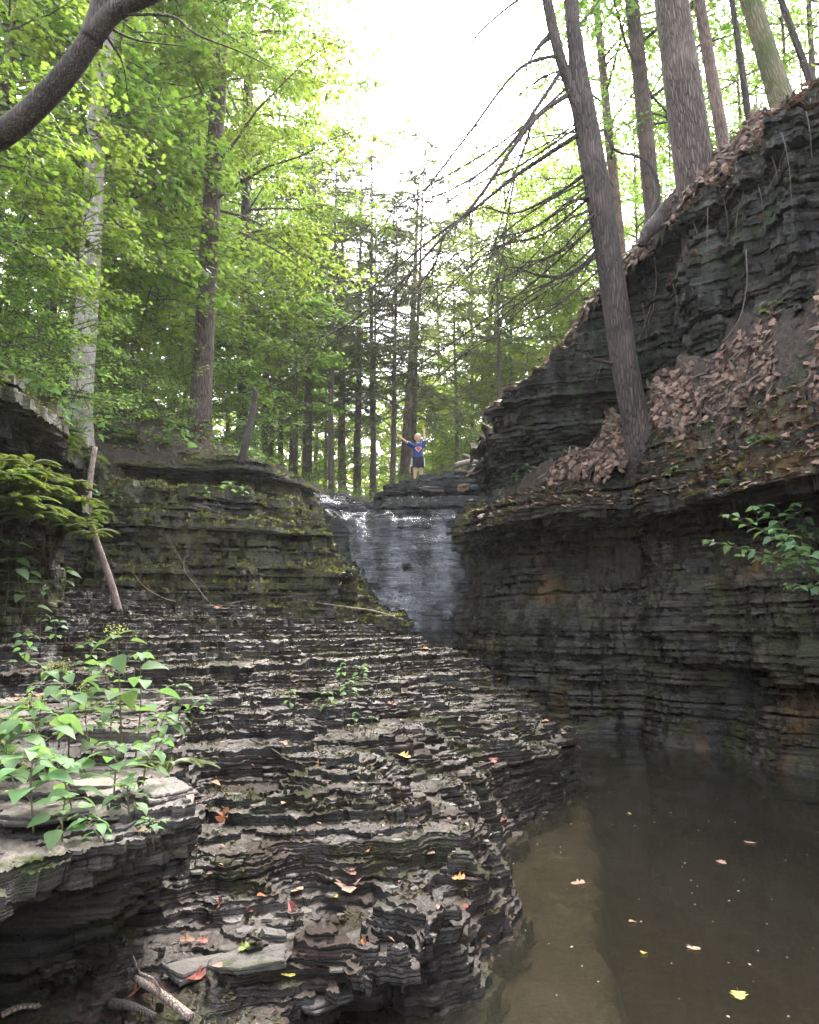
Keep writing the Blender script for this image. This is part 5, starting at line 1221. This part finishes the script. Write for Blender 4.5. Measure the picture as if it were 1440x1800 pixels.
for a in [(395, 1436, .13, L_ORANGE, 'curled orange leaf standing on edge on the wet ledge, left of its middle', 'maple', -.5, 1.0), (560, 1345, .12, L_ORANGE, 'orange leaf standing upright in a film of water at mid ledge', 'ovate', -1.1, .3),
          (340, 1722, .12, L_RED, 'red-orange maple leaf lying on the grey slab at the bottom'), (240, 1746, .10, L_ORANGE, 'upright orange leaf beside the thick broken branch', 'maple', -.9, .3),
          (612, 1563, .17, L_PINK, 'long pinkish leaf on the dark ledge below mid picture'), (522, 1567, .12, L_TAN, 'tan leaf on the thin-bedded nose of the ledge', 'maple'), (510, 1597, .12, L_RED, 'folded red-brown leaf on the thin-bedded nose of the ledge', 'ovate', -.2, .8),
          (713, 1332, .14, L_YELLOW, 'bright yellow leaf near the right side of the ledge'), (805, 1548, .10, L_ORANGE, 'orange leaf on the rounded rock beside the pool'), (742, 1142, .2, L_ORANGE, 'orange leaf at the far rim of the terrace by the chute'),
          (957, 1270, .16, L_ORANGE, 'orange leaf on the far right corner of the terrace', 'ovate'), (868, 1340, .12, L_RED, 'reddish leaf on the shiny wet corner of the terrace'), (380, 1380, .11, L_TAN, 'tan leaf left on the wet ledge near the shelf', 'ovate'),
          (878, 1195, .15, L_ORANGE, 'orange leaf on the stepped right rim of the terrace'), (508, 1718, .08, L_YELLOW, 'yellow leaf scrap beside the wide pale slab'), (428, 1672, .07, L_GREEN, 'fallen green leaf on the pale mossy slab'),
          (757, 1503, .09, L_TAN, 'tan leaf on top of the rounded rock beside the pool'), (640, 1660, .08, L_ORANGE, 'salmon leaf on the overhanging lip of the ledge', 'ovate', -.9, .3), (381, 1704, .075, L_PINK, 'small pinkish leaf between red maple leaf and pale slab', 'ovate'),
          (330, 1658, .09, L_BROWN, 'dark brown leaf at the edge of the black hollow'), (357, 1659, .07, L_RED, 'small red leaf beside the dark brown one'), (460, 1579, .07, L_ORANGE, 'small orange leaf on the thin beds left of the tan leaf', 'ovate'),
          (383, 1598, .10, L_BROWN, 'purple-brown curled leaf above the small pale grey stone', 'maple', -.7, .6), (436, 1608, .07, L_RED, 'dull red leaf beside the small pale grey stone', 'ovate'), (618, 1538, .09, L_BROWN, 'nearly black curled leaf on the wet ledge'),
          (245, 1467, .10, L_PINK, 'salmon leaf on the mossy corner of the shelf', 'ovate', -.3), (30, 1232, .17, L_PINK, 'large pale pink leaf at the left edge behind the herbs'), (75, 1225, .15, L_PINK, 'pale pink leaf second from the left edge behind the herbs'),
          (500, 1415, .08, L_TAN, 'small tan leaf right of the curled orange one', 'ovate'), (655, 1405, .08, L_TAN, 'small tan leaf below the bright yellow one', 'ovate'), (588, 1580, .07, L_YELLOW, 'narrow yellow leaf beside the long pinkish one', 'ovate'),
          (383, 1070, .16, L_ORANGE, 'orange leaf at the foot of the mossy cliff'), (650, 1497, .10, L_ORANGE, 'orange leaf upright against the soft mossy edge', 'ovate', -.8), (800, 1195, .1, L_TAN, 'tan leaf on the far part of the terrace', 'ovate'), (440, 1175, .16, L_TAN, 'tan leaf on the left far part of the terrace'), (690, 1240, .13, L_RED, 'reddish leaf right of the small herbs'), (500, 1310, .1, L_PINK, 'pinkish leaf beside the short dark twig'),
          (335, 1408, .08, L_PINK, 'small pinkish leaf at the foot of the shelf', 'ovate'), (880, 1445, .1, L_RED, 'red leaf in the wet notch above the pool'), (815, 1598, .08, L_RED, 'dull red leaf on the dark rock above the pool', 'ovate')]:
    fallen(*a)
for a in [(1320, 1482, .12, L_PINK, 'pinkish leaf floating farthest out on the pool'), (1270, 1517, .10, L_PINK, 'curled pinkish leaf floating second farthest on the pool'), (1015, 1553, .13, L_TAN, 'flat tan leaf floating over the submerged ledge'),
          (1114, 1622, .085, L_TAN, 'small tan leaf floating in mid pool', 'ovate'), (1133, 1676, .085, L_YELLOW, 'pale yellow oval leaf floating on the pool', 'ovate'), (1222, 1668, .10, L_PINK, 'salmon leaf floating right of the pale yellow one'),
          (1300, 1752, .10, L_YELLOW, 'ochre leaf floating nearest the bottom right'), (1107, 1431, .06, L_YELLOW, 'tiny yellowish leaf floating near the ledge corner', 'ovate')]:
    fallen(*a, roll=0, water=True) if len(a) < 7 else fallen(*a, water=True)
for o in hide: o.hide_viewport = False
# ------------------------------------------------------------------ falling water on the wet face
def wface_mat():
    m, nt, out = mat_new('falling_water'); N = NT(nt)
    P = N.n('ShaderNodeNewGeometry').outputs['Position']
    h = N.math('ADD', N.noise(N.map(P, (3, 3, 22)), 1, 4, .6), N.math('MULTIPLY', N.noise(N.map(P, (14, 14, 3)), 1, 4, .6), .8))
    nb = N.bump(h, .8, .05)
    big = N.rng(N.noise(N.map(P, (1.9, .6, .25)), 1, 3, .5), .46, .62)
    foam_sheen = N.math('MULTIPLY', big, N.rng(N.noise(N.map(P, (3.2, 3.2, 15)), 1, 7, .7, 1.2), .40, .64))  # white water, plus the sky's reflection painted in as lavender diffuse patches
    tr = N.n('ShaderNodeBsdfTransparent'); gl = N.n('ShaderNodeBsdfGlossy', Roughness=.17); gl.inputs[0].default_value = (.62, .62, .66, 1); N.l(nb, gl.inputs['Normal'])
    df = N.n('ShaderNodeBsdfDiffuse'); df.inputs[0].default_value = (.66, .66, .76, 1); N.l(nb, df.inputs['Normal'])
    fr = N.n('ShaderNodeFresnel', IOR=1.5); N.l(nb, fr.inputs['Normal'])
    a = N.n('ShaderNodeMixShader'); N.l(N.math('MULTIPLY', foam_sheen, .32), a.inputs[0]); N.l(tr.outputs[0], a.inputs[1]); N.l(df.outputs[0], a.inputs[2])
    b = N.n('ShaderNodeMixShader'); N.l(fr.outputs[0], b.inputs[0]); N.l(a.outputs[0], b.inputs[1]); N.l(gl.outputs[0], b.inputs[2])
    N.l(b.outputs[0], out.inputs[0]); return m
M_FALL = wface_mat()
for o in hide: o.hide_viewport = True
DG2.update()
def film(name, label, rows, off=.03, cols=30, names=('rock_face', 'rock_cliff')):
    """thin sheet of water following the rock: rows = [(y_px, x_left, x_right)] down the fall"""
    V = []; okv = []; ny = 0
    for py in np.arange(rows[0][0], rows[-1][0] + .1, 3.5):
        xl = np.interp(py, [r[0] for r in rows], [r[1] for r in rows]); xr = np.interp(py, [r[0] for r in rows], [r[2] for r in rows])
        for k in range(cols):
            p, nr, nm = hit(xl + (xr - xl) * k / (cols - 1), py)
            V.append(tuple(p + Vector((0, -off, off * .6)))); okv.append(nm in names)
        ny += 1
    V = np.array(V).reshape(ny, cols, 3)
    for _ in range(1):      # let the sheet bridge small ledges
        V[1:-1] = .25 * V[:-2] + .5 * V[1:-1] + .25 * V[2:]
    i = np.arange(ny * cols).reshape(ny, cols)
    q = np.stack([i[:-1, :-1], i[1:, :-1], i[1:, 1:], i[:-1, 1:]], -1).reshape(-1, 4)
    Vf = V.reshape(-1, 3); d = np.linalg.norm(Vf[q] - Vf[np.roll(q, 1, axis=1)], axis=2).max(1); q = q[(d < .8) & np.array(okv)[q].all(1)]
    o = mesh_np(name, Vf, q, M_FALL, smooth=True); return tag(o, label, kind='structure')
film('waterfall', 'thin shining sheet of water sliding down the dark rock face', names=('rock_face',), rows=[(898, 610, 850), (960, 615, 850), (1000, 620, 850), (1040, 640, 850), (1075, 670, 850), (1112, 690, 850)])
film('cascade_water', 'white water spilling over the left side of the crest', [(866, 545, 600), (885, 555, 612), (905, 580, 622), (930, 610, 640), (960, 632, 652), (1000, 640, 662), (1030, 648, 672)], .04, 16)
film('crest_water', 'bright shallow water in the notch of the crest', [(860, 588, 640), (880, 590, 642), (900, 600, 640)], .03, 14)
for o in hide: o.hide_viewport = False

# ------------------------------------------------------------------ the boy
def surface_nets(f, org, h):
    s = f < 0; nx, ny, nz = f.shape
    cnt = np.zeros((nx - 1, ny - 1, nz - 1), np.int8); acc = np.zeros((nx - 1, ny - 1, nz - 1, 3)); num = np.zeros((nx - 1, ny - 1, nz - 1))
    sl = lambda o, n: slice(o, n - 1 + o)
    cor = [(a, b, c) for a in (0, 1) for b in (0, 1) for c in (0, 1)]
    def G_(A, c): return A[sl(c[0], nx), sl(c[1], ny), sl(c[2], nz)]
    for c in cor:
        for ax_ in range(3):
            if c[ax_]: continue
            d = list(c); d[ax_] = 1; a, b = G_(f, c), G_(f, d); x = (a < 0) != (b < 0)
            t = np.where(x, a / np.where(x, a - b, 1), 0)
            for k in range(3): acc[..., k] += np.where(x, (t if k == ax_ else c[k]), 0)
            num += x
    idx = np.full((nx - 1, ny - 1, nz - 1), -1); m = num > 0; idx[m] = np.arange(m.sum())
    I = np.stack(np.nonzero(m), -1); V = (I + acc[m] / num[m][:, None]) * h + org
    Q = []
    for ax_ in range(3):
        o = [1, 1, 1]; o[ax_] = 0
        A = f[o[0]:nx - 1, o[1]:ny - 1, o[2]:nz - 1]
        sh = [o[0], o[1], o[2]]; sh[ax_] += 1
        B = f[sh[0]:nx - 1 + (ax_ == 0), sh[1]:ny - 1 + (ax_ == 1), sh[2]:nz - 1 + (ax_ == 2)]
        n_ = tuple(min(a, b) for a, b in zip(A.shape, B.shape)); A = A[:n_[0], :n_[1], :n_[2]]; B = B[:n_[0], :n_[1], :n_[2]]
        i, j, k = np.nonzero((A < 0) != (B < 0)); fl = A[i, j, k] < 0
        i += o[0]; j += o[1]; k += o[2]
        u, v = [(1, 2), (2, 0), (0, 1)][ax_]
        def at_(du, dv):
            p = [i.copy(), j.copy(), k.copy()]; p[u] -= du; p[v] -= dv; return idx[p[0], p[1], p[2]]
        q = np.stack([at_(1, 1), at_(0, 1), at_(0, 0), at_(1, 0)], -1); q[~fl] = q[~fl][:, ::-1]; Q.append(q[(q >= 0).all(1)])
    return V, np.vstack(Q)
def cone(P, a, b, ra, rb, sq=None):
    a = np.array(a, float); b = np.array(b, float); Q = P
    if sq is not None: Q = P * sq; a = a * sq; b = b * sq
    d = b - a; t = np.clip(((Q - a) @ d) / (d @ d), 0, 1)
    return np.linalg.norm(Q - a - t[..., None] * d, axis=-1) - (ra + (rb - ra) * t)
def smin(a, b, k): h = np.clip(.5 + .5 * (b - a) / k, 0, 1); return b + (a - b) * h - k * h * (1 - h)
def sdf_mesh(fn, lo, hi, h):
    ax_ = [np.arange(l, u, h) for l, u in zip(lo, hi)]; P = np.stack(np.meshgrid(*ax_, indexing='ij'), -1)
    return surface_nets(fn(P).astype(np.float64), np.array(lo), h)
# joints, metres, facing -y; the figure's left arm straight up, the right one up and out
SQ = np.array([1, 1.35, 1])
HL = [(-.075, 0, .03), (-.075, -.01, .30), (-.065, 0, .55)]; HR = [(.085, .0, .03), (.08, -.01, .30), (.065, 0, .55)]
AR = [(-.125, 0, .855), (-.275, -.04, .94), (-.405, -.07, 1.035)]; AL = [(.125, 0, .86), (.165, -.02, 1.02), (.150, -.02, 1.19)]
def fingers(w_, dirv, side):
    d = np.array(dirv, float); d /= np.linalg.norm(d); s = np.array(side, float); s /= np.linalg.norm(s); w_ = np.array(w_, float); out = []
    palm = w_ + d * .055
    for k, (o, l, sp) in enumerate([(-.021, .043, -.30), (-.007, .052, -.1), (.007, .050, .1), (.021, .039, .32)]):
        a = palm + s * o + d * .005; dd = d + s * sp; b = a + dd * l * .55; c = b + (dd + np.array([0, -.25, 0])) * l * .5; out.append((a, b, c))
    a = w_ + d * .022 + s * -.022; b = a + (d * .5 - s * .8) * .028; c = b + (d * .8 - s * .4) * .025; out.append((a, b, c))
    return palm, out
def body(P):
    f = cone(P, (0, 0, .56), (0, 0, .64), .098, .092, SQ)
    f = smin(f, cone(P, (0, 0, .66), (0, 0, .83), .09, .105, SQ), .05)
    f = smin(f, cone(P, (-.085, 0, .855), (.085, 0, .855), .05, .05), .05)
    for L in (HL, HR):
        f = smin(f, cone(P, L[2], L[1], .074, .050), .03); f = smin(f, cone(P, L[1], (L[1][0], .012, .21), .048, .046), .02); f = smin(f, cone(P, (L[1][0], .012, .21), L[0], .046, .028), .02)
        f = smin(f, cone(P, (L[0][0], .03, .025), (L[0][0] * 1.15, -.10, .018), .026, .020), .015)
    for A, sd in ((AR, (.3, 0, 1)), (AL, (-1, 0, .1))):
        f = smin(f, cone(P, A[0], A[1], .042, .031), .03); f = smin(f, cone(P, A[1], A[2], .031, .021), .012)
        d = np.array(A[2]) - np.array(A[1]); palm, fs = fingers(A[2], d, sd)
        h = cone(P, np.array(A[2]), palm, .020, .024)
        for a, b, c in fs: h = smin(h, smin(cone(P, a, b, .0085, .008), cone(P, b, c, .008, .0065), .004), .005)
        f = smin(f, h, .012)
    f = smin(f, cone(P, (0, .005, .88), (0, 0, .985), .040, .038), .025)
    hd = cone(P, (0, -.005, 1.055), (0, .008, 1.085), .078, .083, np.array([1.08, .95, 1])); hd = smin(hd, cone(P, (0, -.045, 1.005), (0, -.03, 1.02), .034, .045), .035)
    hd = smin(hd, cone(P, (0, -.085, 1.06), (0, -.100, 1.035), .007, .011), .012)
    for s in (-1, 1):
        hd = smin(hd, cone(P, (s * .078, .01, 1.065), (s * .083, .015, 1.035), .013, .009), .008)
        hd = np.maximum(hd, -cone(P, (s * .030, -.097, 1.062), (s * .030, -.096, 1.062), .012, .012))
    return smin(f, hd, .02)
def shirt(P):
    f = smin(cone(P, (0, 0, .60), (0, 0, .83), .118, .118, SQ), cone(P, (-.09, 0, .865), (.09, 0, .865), .057, .057), .05)
    f = smin(f, cone(P, AR[0], tuple(np.array(AR[0]) + .62 * (np.array(AR[1]) - np.array(AR[0]))), .056, .060), .03)
    f = smin(f, cone(P, AL[0], tuple(np.array(AL[0]) + .55 * (np.array(AL[1]) - np.array(AL[0]))), .056, .060), .03)
    f = f + .004 * np.sin(P[..., 2] * 46 + P[..., 0] * 22) * np.sin(P[..., 0] * 34)
    f = np.maximum(f, .545 - P[..., 2]); f = np.maximum(f, -cone(P, (0, -.01, .95), (0, 0, 1.1), .055, .07)); return f
def shorts(P):
    f = cone(P, (0, 0, .54), (0, 0, .60), .112, .110, SQ)
    for L in (HL, HR):
        k = np.array(L[1]); t = np.array(L[2]); f = smin(f, cone(P, t, k + .10 * (t - k), .086, .080), .02)
    return np.maximum(f, .315 - P[..., 2])
def hair(P):
    f = cone(P, (0, .0, 1.075), (0, .014, 1.095), .088, .089, np.array([1.06, .95, 1]))
    f = f + .004 * np.sin(P[..., 0] * 120) * np.sin(P[..., 1] * 90 + P[..., 2] * 70)
    cut = (1.098 - P[..., 2]) - (P[..., 1] + .05) * 1.1
    return np.maximum(f, cut)
def rot(q): return q
M_SKIN = plain_mat('skin', (.56, .33, .24), .5, .06); M_SHIRT = plain_mat('blue_cotton', (.03, .05, .2), .85, .12, 30); M_SHORTS = plain_mat('navy_cloth', (.010, .012, .028), .8, .15, 30)
M_HAIR = plain_mat('blond_hair', (.55, .42, .25), .5, .2, 90); M_WHITE = plain_mat('white_trim', (.75, .76, .8), .8, .05); M_EMB = plain_mat('orange_print', (.75, .16, .05), .7, .05); M_EYE = plain_mat('eye', (.03, .025, .025), .3, .05); M_LIP = plain_mat('smile', (.75, .68, .64), .5, .05)
for o in hide: o.hide_viewport = True
DG2.update()
fy = 19.75; fx = at(735, 840, fy).x
gz_, gn_, _ = down(fx, fy)
for o in hide: o.hide_viewport = False
boy = empty('person', (fx, fy, gz_.z - .01), R(4), 'boy in blue shirt and dark shorts standing on the crest with both arms raised', 'person')
BS = 1.0
boy.scale = (BS, BS, BS)
V, Q = sdf_mesh(body, (-.52, -.17, -.02), (.30, .17, 1.36), .0062); mesh_np('body', V, Q, M_SKIN, boy, True)
V, Q = sdf_mesh(shirt, (-.32, -.17, .5), (.30, .17, 1.05), .008); sh_ = mesh_np('shirt', V, Q, M_SHIRT, boy, True)
V, Q = sdf_mesh(shorts, (-.22, -.17, .28), (.22, .17, .72), .008); so_ = mesh_np('shorts', V, Q, M_SHORTS, boy, True)
V, Q = sdf_mesh(hair, (-.12, -.13, .98), (.12, .13, 1.22), .006); mesh_np('hair', V, Q, M_HAIR, boy, True)
def chest(x, z):
    ys = np.linspace(-.16, 0, 161); P = np.stack([np.full(161, x), ys, np.full(161, z)], -1); k = np.argmax(shirt(P) < 0); return ys[k] - .004
def decal(name, pts, mat, parent, extra=0.0):
    """small printed shape laid on the chest"""
    c = np.mean(pts, 0); ring = np.array(pts); V = []; 
    for s in (1, .5): V += [(c[0] + (p[0] - c[0]) * s, chest(c[0] + (p[0] - c[0]) * s, c[1] + (p[1] - c[1]) * s) - extra, c[1] + (p[1] - c[1]) * s) for p in ring]
    V.append((c[0], chest(*c) - extra, c[1])); n = len(ring); j = np.arange(n); j2 = (j + 1) % n
    return mesh_np(name, np.array(V), [np.stack([j, j2, n + j2, n + j], -1), np.stack([n + j, n + j2, np.full(n, 2 * n)], -1)], mat, parent)
ex, ez = .004, .775
def shield(s): return [(ex + a * s, ez + b * s) for a, b in [(-.5, .36), (0, .42), (.5, .36), (.68, .12), (.35, -.28), (0, -.62), (-.35, -.28), (-.68, .12)]]
decal('emblem', shield(.125), M_WHITE, sh_); decal('emblem', shield(.112), M_EMB, sh_, .003)
ss = MB(); cp = curve_pts([(ex + .038, 0, ez + .028), (ex + .0, 0, ez + .036), (ex - .036, 0, ez + .02), (ex - .01, 0, ez + .002), (ex + .026, 0, ez - .012), (ex + .012, 0, ez - .034), (ex - .022, 0, ez - .026)], 5)
cp[:, 1] = [chest(x, z) - .006 for x, z in cp[:, [0, 2]]]; ss.tube(cp, .0055, 5); ss.build('letter', M_SHIRT, sh_)
for s, L in ((-1, HL), (1, HR)):
    m = MB(); top = np.array(L[2]); kn = np.array(L[1])
    P = [top + (kn - top) * t + np.array([s * (.084 - .006 * t), -.028, 0]) for t in np.linspace(.0, .82, 8)]
    m.tube(np.array(P), .011, 6); m.build('stripe', M_WHITE, so_, True)
for s in (-1, 1):
    m = MB(); m.tube([(s * .030, -.083, 1.062), (s * .030, -.0885, 1.062)], [.010, .006], 8); m.build('eye', M_EYE, boy, True)
m = MB(); m.tube(curve_pts([(-.024, -.082, 1.018), (0, -.0925, 1.008), (.024, -.082, 1.018)], 4), [.002] + [.0055] * 7 + [.002], 6); m.build('mouth', M_LIP, boy, True)
EXPO = 3.4
HAZE = 0.0006
# ------------------------------------------------------------------ light, sky, view
SUN_EL, SUN_AZ = R(52), R(14)      # ahead of the camera, a little to the right
w = bpy.data.worlds.new('World'); scn.world = w; w.use_nodes = True
nt = w.node_tree; nt.nodes.clear(); N = NT(nt)
sky = N.n('ShaderNodeTexSky', _sky_type='NISHITA', _sun_disc=False, _sun_elevation=SUN_EL, _sun_rotation=SUN_AZ)
sky.dust_density = 4.0; sky.air_density = 1.0; sky.ozone_density = 1.0
hs = N.n('ShaderNodeHueSaturation', Saturation=.35); N.l(sky.outputs[0], hs.inputs['Color'])
bg = N.n('ShaderNodeBackground', Strength=.15); N.l(hs.outputs[0], bg.inputs[0])
wo = N.n('ShaderNodeOutputWorld'); N.l(bg.outputs[0], wo.inputs[0])
sun = bpy.data.lights.new('sun', 'SUN'); so = bpy.data.objects.new('sun', sun); link(so)
sun.energy = 1.1; sun.angle = R(18); sun.color = (1, .95, .86)
dv = Vector((math.sin(SUN_AZ) * math.cos(SUN_EL), math.cos(SUN_AZ) * math.cos(SUN_EL), math.sin(SUN_EL)))
so.rotation_euler = dv.to_track_quat('Z', 'Y').to_euler()
so.location = dv * 60
scn.view_settings.view_transform = 'Standard'; scn.view_settings.look = 'None'
scn.view_settings.gamma = 1; scn.view_settings.use_curve_mapping = False
scn.view_settings.exposure = EXPO
scn.render.engine = 'CYCLES'
cy = scn.cycles
cy.max_bounces = 7; cy.diffuse_bounces = 3; cy.glossy_bounces = 3; cy.transmission_bounces = 4; cy.transparent_max_bounces = 6
cy.sample_clamp_indirect = 8; cy.caustics_reflective = False; cy.caustics_refractive = False
cy.use_denoising = True
try: cy.denoiser = 'OPENIMAGEDENOISE'
except Exception: pass

cy.volume_bounces = 0
# thin haze volume added to lift the darks and soften the far wood
HZ = HAZE
if HZ:
    V = np.array([(x, y, z) for z in (-1.9, 75) for y in (-90, 460) for x in (-300, 300)], float)
    hz = mesh_np('haze', V, np.array([[0, 2, 3, 1], [4, 5, 7, 6], [0, 1, 5, 4], [2, 6, 7, 3], [0, 4, 6, 2], [1, 3, 7, 5]])); tag(hz, 'thin haze volume added to pale the far trees', kind='stuff')
    m, nt, out = mat_new('haze_air'); pv = nt.nodes.new('ShaderNodeVolumePrincipled'); pv.inputs['Color'].default_value = (.93, .95, .95, 1); pv.inputs['Density'].default_value = HZ
    pv.inputs['Anisotropy'].default_value = .35
    nt.links.new(pv.outputs[0], out.inputs['Volume']); hz.data.materials.append(m)
